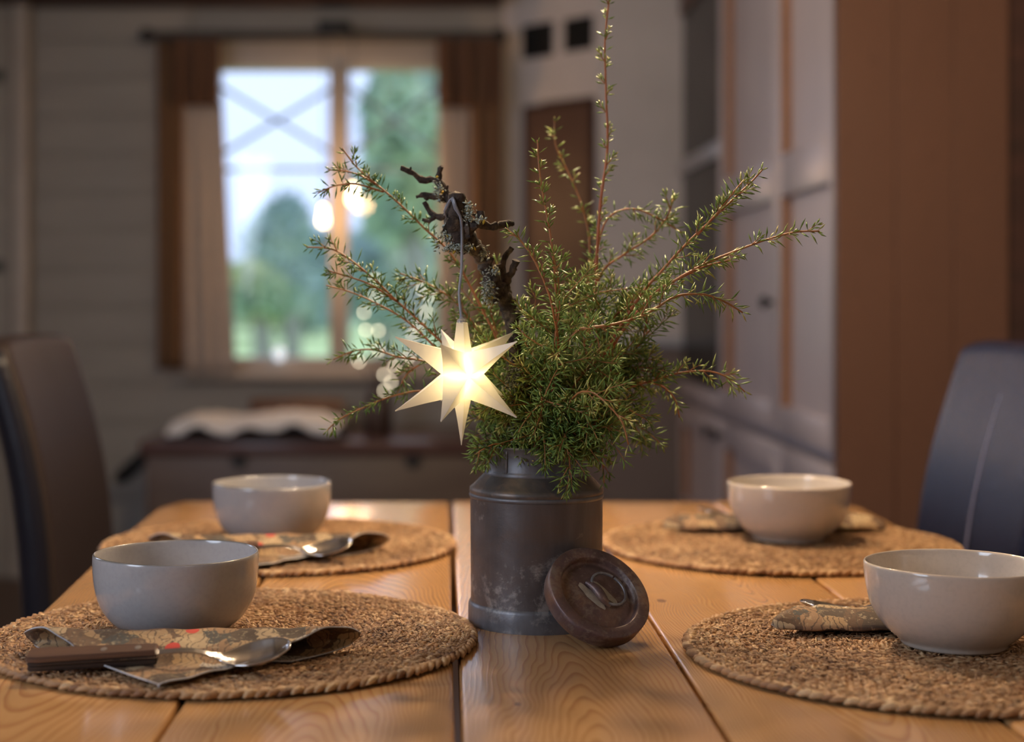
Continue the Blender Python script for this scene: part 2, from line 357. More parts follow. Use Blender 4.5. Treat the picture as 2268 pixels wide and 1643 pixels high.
# star shell
t = NT('star_plastic')
df = t.node('ShaderNodeBsdfDiffuse', Color=(0.66, 0.64, 0.66, 1)); tr = t.node('ShaderNodeBsdfTranslucent', Color=(0.86, 0.80, 0.64, 1)); gl = t.node('ShaderNodeBsdfGlossy', Roughness=0.22)
m1 = t.node('ShaderNodeMixShader', Fac=0.5); m2 = t.node('ShaderNodeMixShader', Fac=0.05)
t.l.new(df.outputs[0], m1.inputs[1]); t.l.new(tr.outputs[0], m1.inputs[2]); t.l.new(m1.outputs[0], m2.inputs[1]); t.l.new(gl.outputs[0], m2.inputs[2]); t.l.new(m2.outputs[0], t.out.inputs[0]); M['star'] = t.m
# napkin print: painterly wood, fur and cloth patches
def napkin_mat():
    t = NT('printed_paper_napkin'); uv = t.coords((1, 1, 1), 'UV')
    vo = t.node('ShaderNodeTexVoronoi', Vector=t.node('ShaderNodeMixRGB', Fac=0.12, Color1=uv, Color2=t.node('ShaderNodeTexNoise', Vector=uv, Scale=7.0, Detail=5.0).outputs['Color']).outputs[0], Scale=12.0)
    sc = t.node('ShaderNodeSeparateColor', Color=vo.outputs['Color'])
    base = t.ramp(sc.outputs[0], [(0.0, (0.30, 0.17, 0.085)), (0.20, (0.38, 0.24, 0.12)), (0.36, (0.07, 0.045, 0.03)), (0.50, (0.42, 0.30, 0.17)), (0.62, (0.12, 0.065, 0.035)), (0.80, (0.50, 0.44, 0.36)), (0.88, (0.055, 0.055, 0.05))])
    base.node.color_ramp.interpolation = 'CONSTANT'
    wv = t.node('ShaderNodeTexWave', Vector=uv, Scale=13.0, Distortion=16.0, Detail=4.0).outputs['Fac']
    fur = t.noise(t.coords((40, 260, 1), 'UV'), 1, 4, 0.7)
    col = t.mix(t.math('MULTIPLY', t.ramp(wv, [(0.0, 1.0), (0.2, 0.0)]), 0.85), base, (0.07, 0.045, 0.03))
    col = t.mix(t.math('MULTIPLY', t.ramp(fur, [(0.5, 0.0), (0.7, 1.0)]), 0.45), col, (0.20, 0.13, 0.08))
    blot = t.noise(t.coords((1, 1, 1), 'UV'), 38, 5, 0.7)
    col = t.mix(t.math('MULTIPLY', t.ramp(blot, [(0.56, 0.0), (0.62, 1.0)]), 0.4), col, (0.55, 0.42, 0.25))
    v2 = t.node('ShaderNodeTexVoronoi', Vector=uv, Scale=9.0); s2 = t.node('ShaderNodeSeparateColor', Color=v2.outputs['Color'])
    red = t.math('MULTIPLY', t.math('GREATER_THAN', s2.outputs[1], 0.945), t.math('LESS_THAN', v2.outputs['Distance'], 0.22))
    col = t.mix(red, col, (0.52, 0.045, 0.03))
    t.set(Base_Color=col, Roughness=0.75); return t.m
M['napkin'] = napkin_mat()
M['napkin_edge'] = simple('napkin_paper_edge', (0.52, 0.52, 0.54), (0.4, 0.4, 0.42), 300, 0.9)

# ================================================================ ROOM
def struct(name, bm_or, m, parent=None, smooth=False):
    o = from_bm(name, bm_or, m, parent, smooth=smooth); 
    if not parent: o['kind'] = 'structure'
    return o
WY = 6.0
XL, XR = -1.95, 1.75
struct('floor', box_bm(XL - .1, XR + .1, -1.2, WY + .2, -0.1, 0), M['floor'])
struct('ceiling', box_bm(XL - .1, XR + .1, -1.2, WY + .2, 2.42, 2.5), M['ceiling'])
struct('wall_left', box_bm(XL - .12, XL, -1.2, WY, 0, 2.42), M['wall'])
struct('wall_right', box_bm(XR, XR + .12, -1.2, WY, 0, 2.42), M['wall'])
struct('wall_front', box_bm(XL - .1, XR + .1, -1.3, -1.2, 0, 2.42), M['wall'])
struct('trim_1', box_bm(XL, 0.215, 5.72, 5.98, 2.145, 2.33, 0.01), M['beam'])
# back wall with window hole: glass opening x 470..985, y 135..800 (px at 6 m)
wx0, wx1 = P(462, 0, WY).x, P(992, 0, WY).x; wz0, wz1 = P(0, 800, WY).z, P(0, 128, WY).z
wb = bmesh.new()
for (a, b_, c, d_) in ((XL, wx0, 0, 2.42), (wx1, XR, 0, 2.42), (wx0, wx1, 0, wz0), (wx0, wx1, wz1, 2.42)): box_bm(a, b_, WY + .02, WY + .22, c, d_, bm=wb)
wall = struct('wall_back', wb, M['wall'])
bh = 0.145
protob = {}
for k in range(17):
    z0 = k * bh; z1 = min(z0 + bh - 0.0025, 2.42)
    spans = [(XL, wx0 - .07), (wx1 + .07, XR)] if (z1 > wz0 - .08 and z0 < wz1 + .07) else [(XL, XR)]
    for (a, b_) in spans:
        box('board', a, b_, WY, WY + .02, z0, z1, M['wall'], wall, 0.0015, 1)
# window
win = thing('window_1', None, None, (0, 0, 0)); win['kind'] = 'structure'
def fr(name, x0, x1, y0, y1, d0, d1, m, par, bev=0.004):      # rectangle given in px at depth 6 m
    a = P(x0, y0, WY); b_ = P(x1, y1, WY); return box(name, a.x, b_.x, d0, d1, b_.z, a.z, m, par, bev)
fr('window_frame', 445, 486, 108, 815, 5.975, 6.1, M['trim'], win); fr('window_frame', 970, 1012, 108, 815, 5.975, 6.1, M['trim'], win)
fr('window_frame', 486, 970, 108, 152, 5.975, 6.1, M['trim'], win); fr('window_frame', 486, 970, 792, 822, 5.975, 6.1, M['trim'], win)
fr('mullion', 731, 771, 150, 792, 5.96, 6.1, M['trim'], win)
fr('window_sill', 400, 1040, 820, 838, 5.90, 6.02, M['trim'], win)
fr('lintel_board', 430, 1020, 92, 108, 5.965, 6.03, M['trim'], win)
for (a, b_) in ((486, 731), (771, 970)):
    fr('pane', a, b_, 152, 792, 6.045, 6.049, M['pane'], win, 0)
    def bar(x0, y0, x1, y1, dd):
        p, q = P(x0, y0, WY), P(x1, y1, WY); p.y = q.y = dd
        return from_bm('muntin', tube_bm([p, q], 0.0085, 6), M['muntin'], win)
    M['muntin'] = M.get('muntin') or simple('grey_muntin', (0.30, 0.34, 0.38), None, 9, 0.6)
    bar(a, 188, b_, 335, 6.075); bar(a, 335, b_, 188, 6.09); bar(a, 372, b_, 372, 6.07)
# garden
tag(struct('ground', box_bm(-60, 60, 6.6, 120, -0.42, -0.4), M['lawn']), kind='structure')
def leaf_mesh(n, rad, sx=1.0, sz=1.0, size=0.16, lumps=9):
    cs = rng.normal(size=(lumps, 3)); cs /= np.linalg.norm(cs, axis=1)[:, None]; cs *= 0.62 * rng.random((lumps, 1)) ** 0.4
    pick = rng.integers(0, lumps, n); d = rng.normal(size=(n, 3)); d /= np.linalg.norm(d, axis=1)[:, None]
    c = (cs[pick] + d * (0.42 * rng.random((n, 1)) ** 0.25)) * rad; c[:, 0] *= sx; c[:, 2] *= sz
    u = rng.normal(size=(n, 3)); u /= np.linalg.norm(u, axis=1)[:, None]; v_ = np.cross(u, rng.normal(size=(n, 3))); v_ /= np.linalg.norm(v_, axis=1)[:, None]
    s = size * (0.6 + 0.8 * rng.random((n, 1)))
    V = np.stack([c - u * s, c + v_ * s * .45, c + u * s, c - v_ * s * .45], 1).reshape(-1, 3)
    me = bpy.data.meshes.new('leaves'); me.vertices.add(n * 4); me.vertices.foreach_set('co', V.ravel())
    me.loops.add(n * 4); me.loops.foreach_set('vertex_index', np.arange(n * 4)); me.polygons.add(n)
    me.polygons.foreach_set('loop_start', np.arange(n) * 4); me.update(); me.validate()
    at = me.attributes.new('tint', 'FLOAT', 'POINT')
    lumpt = rng.random(lumps); at.data.foreach_set('value', np.repeat(np.clip(lumpt[pick] * .8 + rng.random(n) * .3 - .05, 0, 1), 4)); return me
def tree(label, px, top, bot, d, rad, m, sx=1.0, sz=None, n=5000, trunk=True, size=0.2):
    tz, bz = P(0, top, d).z, P(0, bot, d).z; cz = (tz + bz) / 2; sz = (tz - bz) / 2 / rad
    x = (px - CX) * d / F; t = thing('garden_tree', label, 'tree', (x, d, -0.4))
    if trunk: 
        pts = catmull([(0, 0, 0), (.05, 0, (cz + .4) * .5), (-.03, 0, cz + .4)], .3)
        from_bm('trunk', tube_bm(pts, [0.16 - 0.1 * i / len(pts) for i in range(len(pts))], 8, jitter=.06), M['garden_trunk'], t)
    c = link('crown', leaf_mesh(n, rad, sx, sz, size), t, m, (0, 0, cz + 0.4)); c['kind'] = 'stuff'; return t
tree('tall pale green tree filling the right window pane', 908, 40, 600, 15, 0.62, M['tree_green'], 1.0, n=5200, size=0.12)
tree('green tree behind the right pane, half hidden by the right curtain', 1010, 20, 640, 19, 1.0, M['tree_hazed'], .75, n=5000, size=.13)
tree('bluish round tree low in the left window pane', 640, 425, 745, 21, 0.66, M['tree_hazed'], 1.0, n=4500, size=.14)
tree('bluish green tree seen behind the window mullion', 745, 500, 735, 26, 0.75, M['tree_hazed'], 1.15, n=4500, size=.15)
tree('yellowish green bush at the lower left of the left pane', 575, 560, 740, 17, 0.40, M['tree_green'], 1.2, n=2500, size=.1)
tree('low green bush at the bottom of the right window pane', 850, 480, 770, 23, 0.95, M['tree_hazed'], 1.1, n=4500, size=.15)
tree('far hazy tree at the left edge of the glass', 470, 600, 725, 48, 2.2, M['tree_hazed'], 1.2, n=3500, size=.4)
tree('far hazy tree beyond the lawn in the left pane', 640, 600, 725, 62, 3.0, M['tree_hazed'], 1.2, n=3500, size=.5)
tree('far hazy tree beyond the lawn in the right pane', 880, 590, 725, 76, 3.4, M['tree_hazed'], 1.4, n=3500, size=.5)

# curtains ------------------------------------------------------
def sheet(name, x0, x1, ztop, zbot, y, amp, waves, m, par, ph=0.0, flare=0.0, n=70, nz=18, thick=0.002):
    b = bmesh.new(); g = []
    for j in range(nz + 1):
        v_ = j / nz; z = ztop + (zbot - ztop) * v_; row = []
        for i in range(n + 1):
            u = i / n; xx = x0 + (x1 - x0) * u + flare * v_ * (u)
            yy = y + amp * (0.55 + 0.45 * v_) * math.sin(ph + u * waves * 2 * math.pi + 0.5 * math.sin(3 * v_ + u * 5)) + 0.3 * amp * math.sin(u * waves * 5.1 + 1 + v_)
            row.append(b.verts.new((xx, yy, z)))
        g.append(row)
    for j in range(nz):
        for i in range(n): b.faces.new((g[j][i], g[j][i + 1], g[j + 1][i + 1], g[j + 1][i]))
    o = from_bm(name, b, m, par, angle=180); s = o.modifiers.new('thickness', 'SOLIDIFY'); s.thickness = thick; return o
def px6(x, d=5.85): return (x - CX) * d / F
def pz6(y, d=5.85): return CZ - (y - CY) * d / F
cl = thing('curtain', 'brown curtain with a pale lace panel left of the window', 'curtain', (0, 0, 0))
sheet('curtain_panel', px6(347), px6(404), pz6(84), pz6(818), 5.85, .014, 2.2, M['curtain_brown'], cl)
sheet('lace_panel', px6(398), px6(492), pz6(225), pz6(828), 5.87, .012, 3.5, M['lace'], cl, 1.0, .05).__setitem__('label', 'pale lace panel')
sheet('valance', px6(380), px6(487), pz6(84), pz6(236), 5.83, .016, 2.8, M['curtain_dark'], cl, 2.0)
cr = thing('curtain', 'brown curtain with a pale lace panel right of the window', 'curtain', (0, 0, 0))
sheet('curtain_panel', px6(1040), px6(1112), pz6(84), pz6(830), 5.85, .014, 2.4, M['curtain_brown'], cr, .6)
sheet('lace_panel', px6(978), px6(1052), pz6(225), pz6(828), 5.87, .012, 3.0, M['lace'], cr, 0.4).__setitem__('label', 'pale lace panel')
sheet('valance', px6(968), px6(1112), pz6(84), pz6(240), 5.83, .016, 3.4, M['curtain_dark'], cr, 1.2)
rod = thing('curtain_rod', 'black curtain rod over the window', 'rod', (0, 0, 0))
from_bm('pole', tube_bm([P(325, 79, 5.84), P(1108, 79, 5.84)], 0.018, 10), M['rod'] if 'rod' in M else M.setdefault('rod', simple('dark_grey_rod', (0.05, 0.045, 0.042), None, 20, .5)), rod)
for x in (325, 1108):
    from_bm('finial', lathe_bm([(0, -.03), (.02, -.022), (.026, 0), (.02, .022), (0, .03)], 16), M['black'], rod, loc=P(x, 79, 5.84))
fr('bracket', 712, 782, 62, 92, 5.83, 6.0, M['black'], rod)
# two bulbs hanging before the mullion
for (bx, by, lab) in ((716, 478, 'lit warm bulb hanging before the window mullion, the lower left one'), (781, 430, 'lit warm bulb hanging before the window mullion, the upper right one')):
    c = P(bx, by, 5.7); bt = thing('hanging_bulb', lab, 'bulb', c, 0, 'two lit bulbs hanging before the window')
    lathe('bulb_glass', [(0, -.036), (.009, -.034), (.0145, -.025), (.0155, -.016), (.0135, -.004), (.0088, .010), (.0080, .03), (0.006, .036), (0, .037)], M['bulb'], bt, 24)
    lathe('bulb_socket', [(0, .034), (.0085, .034), (.009, .04), (.008, .06), (.003, .066), (0, .066)], M['black'], bt, 16)
    top = P(743, 80, 5.84) - c
    from_bm('cord', tube_bm([(0, 0, .064), (0, 0.02, top.z * .6), (0, .05, top.z - .03), top], .0018, 5), M['black'], bt)
    light('bulb_light', 'POINT', c + Vector((0, -0.0, 0.0)), 3.2, (1.0, 0.55, 0.24), 0.03)
# left edge: door with strap hinges
dr = thing('door_1', None, None); dr['kind'] = 'structure'
fr('door_leaf', -120, 36, -60, 1400, 5.93, 5.97, M['wall'], dr); fr('door_casing', 42, 74, -60, 1400, 5.90, 5.99, M['trim'], dr)
for y in (175, 592): fr('hinge', -60, 20, y - 14, y + 12, 5.915, 5.93, M['black'], dr)

# corner stove --------------------------------------------------
A = P(1112, 0, 6.0); B_ = P(1327, 0, 5.65); C_ = P(1600, 0, 5.65)
st = thing('corner_stove', 'white plastered corner stove with a brown hatch and two dark openings', 'stove')
def prism(name, poly, z0, z1, m, par):
    b = bmesh.new(); lo = [b.verts.new((x, y, z0)) for x, y in poly]; hi = [b.verts.new((x, y, z1)) for x, y in poly]
    b.faces.new(lo[::-1]); b.faces.new(hi); k = len(poly)
    for i in range(k): b.faces.new((lo[i], lo[(i + 1) % k], hi[(i + 1) % k], hi[i]))
    bmesh.ops.bevel(b, geom=b.edges[:], offset=.008, segments=2, affect='EDGES'); return from_bm(name, b, m, par)
poly = [(A.x, 5.995), (B_.x, 5.65), (C_.x, 5.65), (C_.x, 5.995)]
zs = P(0, 768, 5.65).z
prism('chimney_body', poly, zs + .03, 2.41, M['plaster'], st)
polyb = [(A.x + .02, 5.995), (B_.x + .02, 5.68), (C_.x, 5.68), (C_.x, 5.995)]
prism('stove_base', polyb, 0.0, zs, M['stove_base'], st)
prism('stove_ledge', [(A.x, 5.995), (B_.x - .01, 5.62), (C_.x, 5.62), (C_.x, 5.995)], zs, zs + .03, M['shelf'], st)
u = (Vector((B_.x, 5.65, 0)) - Vector((A.x, 6.0, 0))); L_ = u.length; u.normalize(); nrm = Vector((u.y, -u.x, 0))
def on_diag(name, s0, s1, y0, y1, m, out=.006, dep=.02):      # px columns -> place on the diagonal face
    def hit(px):
        k = (px - CX) / F; tt = (k * 6.0 - A.x) / (u.x - k * u.y); return tt
    t0, t1 = hit(s0), hit(s1); a = Vector((A.x, 6.0, 0)) + u * t0; c = Vector((A.x, 6.0, 0)) + u * t1
    dm = (a.y + c.y) / 2; z1 = CZ - (y0 - CY) * dm / F; z0 = CZ - (y1 - CY) * dm / F
    q = [a + nrm * out, c + nrm * out, c - nrm * dep, a - nrm * dep]
    return prism(name, [(v_.x, v_.y) for v_ in q], z0, z1, m, st)
on_diag('stove_opening', 1156, 1230, 48, 132, M['void']); on_diag('stove_opening', 1248, 1318, 34, 116, M['void'])
on_diag('hatch_frame', 1158, 1322, 222, 742, M['beam'], .010); on_diag('hatch', 1168, 1315, 238, 735, M['brown_door'], .02)
# tall cabinet --------------------------------------------------
cb = thing('tall_cabinet', 'tall painted panel cabinet with a bare pine end and a dark glass section', 'cabinet')
CXF = 0.795; D1, D2 = 3.2, 5.35
def cd(px): return CXF * F / (px - CX)
def cz_(py, d): return CZ - (py - CY) * d / F
zmid, ztop = 0.725, 2.41
box('carcass', CXF + .045, CXF + .40, D1 + .03, D2, 0.06, ztop, M['cab_white'], cb)
box('plinth', CXF + .06, CXF + .38, D1 + .04, D2, 0, 0.06, M['black'], cb)
# pine end panel in wide boards
bx = [CXF, CXF + .118, CXF + .236, CXF + .348]
for i in range(3): box('plank', bx[i] + (0.0005 if i else 0), bx[i + 1] - .0005, D1, D1 + .03, 0.0, ztop, M['pine_panel'], cb, .0015, 1)
box('corner_post', CXF + .35, CXF + .42, D1 + .01, D1 + .05, 0, ztop, M['beam'], cb)
def panel_door(name, y0, y1, z0, z1, rails, m, stile=.055, knob=None):
    X0, X1 = CXF, CXF + .03
    body = box_bm(X1 - .006, X1 + .006, y0 + .002, y1 - .002, z0 + .002, z1 - .002)
    o = from_bm(name, body, m, cb)
    box('stile', X0, X1, y0 + .001, y0 + stile, z0, z1, m, o, .002); box('stile', X0, X1, y1 - stile, y1 - .001, z0, z1, m, o, .002)
    for (ra, rb) in rails: box('rail', X0 + .0005, X1, y0 + stile - .001, y1 - stile + .001, ra, rb, m, o, .002)
    zz = [z0] + [v_ for r_ in rails for v_ in r_] + [z1]
    # brown strip along the far edge of the recess
    for (pa, pb) in zip([r_[1] for r_ in rails[:-1]], [r_[0] for r_ in rails[1:]]):
        box('recess_edge', X0 + .001, X1 - .001, y1 - stile - .004, y1 - stile + .0008, pa, pb, M['recess'], o)
    if knob:
        k = from_bm('knob', lathe_bm([(0, -.03), (.012, -.03), (.017, -.024), (.015, -.016), (.006, -.012), (.006, .002), (0, .002)], 20), M['black'], o)
        k.rotation_euler = (0, R(90), 0); k.location = (X0, knob[0], knob[1])
    return o
ya, yb, yc = cd(1718), cd(1597), cd(1512)
mid = (1.285, 1.385)
panel_door('door', D1 + .012, ya, zmid, ztop - .05, [(zmid, zmid + .065), mid, (ztop - .12, ztop - .05)], M['cab_white'])
panel_door('door', ya + .004, yb, zmid, ztop - .05, [(zmid, zmid + .065), mid, (ztop - .12, ztop - .05)], M['cab_white'], knob=(ya + .035, 1.035))
panel_door('door', D1 + .012, ya, .08, zmid - .03, [(.08, .16), (zmid - .1, zmid - .03)], M['cab_white'])
panel_door('door', ya + .004, yb, .08, zmid - .03, [(.08, .16), (zmid - .1, zmid - .03)], M['cab_white'], knob=(yb - .03, .655))
panel_door('door', yb + .004, D2, .08, zmid - .03, [(.08, .38), (zmid - .1, zmid - .03)], M['cab_white'], knob=(yb + .14, .655))
gd = box('glass_door', CXF + .012, CXF + .02, yb + .03, D2 - .0, zmid + .05, 2.0, M['darkglass'], cb)
box('stile', CXF, CXF + .03, yb + .002, yb + .034, zmid, ztop - .05, M['cab_white'], gd, .002)
box('rail', CXF, CXF + .03, yb + .034, D2, 2.0, ztop - .05, M['brown_door'], gd, .002)
box('rail', CXF, CXF + .03, yb + .034, D2, zmid, zmid + .045, M['cab_white'], gd, .002)
sh = box('glass_rail', CXF - .004, CXF + .03, yb + .034, D2, cz_(352, 4.7) - .0, cz_(318, 4.7), M['shelf'], gd, .003)
# chest ---------------------------------------------------------
ch = thing('storage_chest', 'long brown wooden chest under the window with an iron side handle', 'chest')
cy0 = 5.3; cxa, cxb = (322 - CX) * cy0 / F, (1118 - CX) * cy0 / F; czt = CZ - (985 - CY) * cy0 / F
box('chest_body', cxa, cxb, cy0, 5.95, 0.05, czt - .035, M['chest'], ch, .006)
box('chest_lid', cxa - .02, cxb + .01, cy0 - .02, 5.96, czt - .035, czt + .012, M['chest_lid'], ch, .008, 3)
box('plinth', cxa - .015, cxb + .01, cy0 - .015, 5.955, 0, .07, M['chest'], ch, .006)
for px in (530, 915):
    c = P(px, 1018, cy0); b = lathe_bm([(0, -.012), (.028, -.01), (.03, 0), (0, 0)], 20); o = from_bm('lock_plate', b, M['black'], ch, loc=(c.x, cy0 - .001, c.z)); o.rotation_euler = (R(90), 0, 0); o.rotation_euler[0] = R(-90)
hp = [Vector((cxa, 5.45, .50)), Vector((cxa - .04, 5.45, .50)), Vector((cxa - .12, 5.45, .43)), Vector((cxa - .12, 5.62, .42)), Vector((cxa - .04, 5.62, .50)), Vector((cxa, 5.62, .50))]
from_bm('iron_handle', tube_bm(catmull(hp, .02), .018, 8), M['black'], ch)
# pale fleece on dark cushion
fl = thing('folded_fleece', 'pale fluffy fleece spread over a dark cushion on the chest', 'fleece')
fl['label'] = 'pale fluffy fleece spread on the left half of the chest'
b = bmesh.new(); g = []
fx0, fx1 = (378 - CX) * 5.4 / F, (752 - CX) * 5.4 / F; zt = czt + .012
for j in range(19):
    row = []
    for i in range(61):
        u_, v_ = i / 60, j / 18; x = fx0 + (fx1 - fx0) * u_; y = 5.30 + .42 * v_
        ed = min(u_, 1 - u_) * 8; hgt = .036 * min(1, ed) ** .5 * (0.8 + .2 * math.cos(u_ * 9)) + .008 * noise.noise((x * 30, y * 30, 0))
        if v_ < .12: hgt -= .022 * (1 - v_ / .12) * (1 + .6 * math.sin(u_ * 23)); y -= .005
        row.append(b.verts.new((x, y, zt + .040 + max(hgt, -.012))))
    g.append(row)
for j in range(18):
    for i in range(60): b.faces.new((g[j][i], g[j][i + 1], g[j + 1][i + 1], g[j + 1][i]))
o = from_bm('fleece_surface', b, M['wool'], fl, angle=180); s = o.modifiers.new('t', 'SOLIDIFY'); s.thickness = .012; s.offset = -1
cu = box('seat_cushion', fx0 - .0, fx1 + .02, 5.315, 5.70, zt, zt + .026, M['dark_cloth'], None, .010, 3); tag(cu, 'dark flat cushion under the pale fleece on the chest', 'cushion')
bl = from_bm('rolled_blanket', tube_bm(catmull([(fx0 + .22, 5.86, zt + .055), (fx0 + .45, 5.85, zt + .06), (fx1 - .02, 5.86, zt + .055)], .03), .055, 14, jitter=.03), M['brown_door'])
tag(bl, 'dark brown rolled blanket on the chest behind the pale fleece', 'blanket')
# vase with lit twigs
vs = thing('clay_vase', 'dark brown clay vase on the chest holding lit twigs', 'vase', ((838 - CX) * 5.55 / F, 5.55, zt))
lathe('vase_body', [(0, 0), (.042, 0), (.048, .01), (.05, .08), (.046, .12), (.034, .145), (.034, .158), (.038, .163), (.031, .163), (.029, .15), (.03, .02), (0, .02)], M['vase'], vs, 32)
leds = [(830, 618), (831, 655), (806, 692), (810, 731), (838, 732), (838, 775), (795, 801), (850, 830), (866, 846), (851, 865), (926, 722), (944, 690), (915, 742), (874, 812), (950, 655), (935, 640), (905, 790)]
tw = thing('light_string', 'string of tiny warm fairy lights on twigs in the brown vase', 'fairy lights')
rootp = Vector((vs.location.x, 5.55, zt + .16))
led_me = None
for (x, y) in leds:
    p = P(x, y, 5.5)
    if led_me is None:
        b = bmesh.new(); bmesh.ops.create_icosphere(b, subdivisions=2, radius=.0048); o = from_bm('led', b, M['led'], tw, loc=p); led_me = o.data
    else: link('led', led_me, tw, None, p)
b = bmesh.new()
for k, seq in enumerate(((9, 8, 7, 5, 3, 2, 1, 0), (6, 5, 4, 12, 10, 11), (16, 13, 12, 14, 15))):
    pts = catmull([rootp] + [P(leds[i][0], leds[i][1], 5.51) for i in seq], .02); tube_bm(pts, .0012, 5, b)
from_bm('wire', b, M['wire'], tw)
b = bmesh.new()
for (x, y) in ((825, 600), (795, 690), (780, 790), (955, 640), (930, 720), (880, 760), (860, 640)):
    e = P(x, y, 5.56); m_ = rootp.lerp(e, .5) + Vector((random.uniform(-.03, .03), random.uniform(-.03, .03), .02)); q = catmull([rootp - Vector((0, 0, .1)), rootp, m_, e], .03)
    tube_bm(q, [0.003 * (1 - .7 * i / len(q)) for i in range(len(q))], 5, b)
tg = from_bm('twig_bunch', b, M['twig']); tag(tg, 'bare brown twigs standing in the brown vase', 'twigs')
# white glass ball on sill
gb = thing('glass_float', 'small white glass ball standing on the window sill', 'ball', P(618, 800, 5.95))
lathe('ball', [(0, 0), (.008, .002), (.017, .012), (.022, .028), (.017, .044), (.008, .053), (0, .055)], emis('glass_ball_glow', (.8, .9, 1.0), .7, (.8, .85, .9)), gb, 24)  # emission paints in a bright spot, the ball is no lamp

# ================================================================ TABLE
tb = thing('dining_table', 'long pine plank dining table with a warm varnished top', 'table', (0, 0, 0))
YN, YF = 0.42, 2.285
xs = [(-.372, -.1925, -.398, -.1925), (-.1895, .0065, -.1895, .0065), (.0115, .1862, .0115, .1862), (.1892, .3852, .1892, .3852), (.3882, .578, .3882, .583)]
for i, (a0, a1, b0, b1) in enumerate(xs):
    b = bmesh.new(); n = 26; rings = []
    top = TZ - (0.0008 * (i % 2))
    for k in range(n + 1):
        y = YN + (YF - YN) * k / n; f = k / n; f2 = max(0, min(1, (y - 1.2) / 1.0))
        x0 = a0 + (b0 - a0) * f2; x1 = a1 + (b1 - a1) * f2
        if i == 0: x0 += .004 * math.sin(y * 5 + 1)
        if i == 0 and y > 2.22: x0 += (y - 2.22) * .35
        if i == 4 and y > 2.22: x1 -= (y - 2.22) * .25
        rings.append([b.verts.new(c) for c in ((x0, y, top - .032), (x0, y, top), (x1, y, top), (x1, y, top - .032))])
    for p_, q_ in zip(rings, rings[1:]):
        for s_ in range(4): b.faces.new((p_[s_], p_[(s_ + 1) % 4], q_[(s_ + 1) % 4], q_[s_]))
    b.faces.new(rings[0]); b.faces.new(rings[-1][::-1])
    bmesh.ops.recalc_face_normals(b, faces=b.faces[:])
    ed = [e for e in b.edges if all(abs(v_.co.z - top) < 1e-5 for v_ in e.verts) and len(e.link_faces) == 2 and e.calc_face_angle(0) > .8]
    bmesh.ops.bevel(b, geom=ed, offset=.0035, segments=3, affect='EDGES', profile=.5)
    from_bm('plank', b, M['plank'][i], tb, angle=60)
LW = M['plank'][1]
box('apron', -.33, .52, .52, .545, TZ - .13, TZ - .034, LW, tb, .002); box('apron', -.33, .52, 2.16, 2.185, TZ - .13, TZ - .034, LW, tb, .002)
box('apron', -.345, -.32, .52, 2.185, TZ - .13, TZ - .034, LW, tb, .002); box('apron', .505, .53, .52, 2.185, TZ - .13, TZ - .034, LW, tb, .002)
for (x, y) in ((-.03, .59), (.20, .59), (-.03, 2.115), (.20, 2.115)): box('leg', x - .035, x + .035, y - .035, y + .035, 0, TZ - .034, LW, tb, .006)

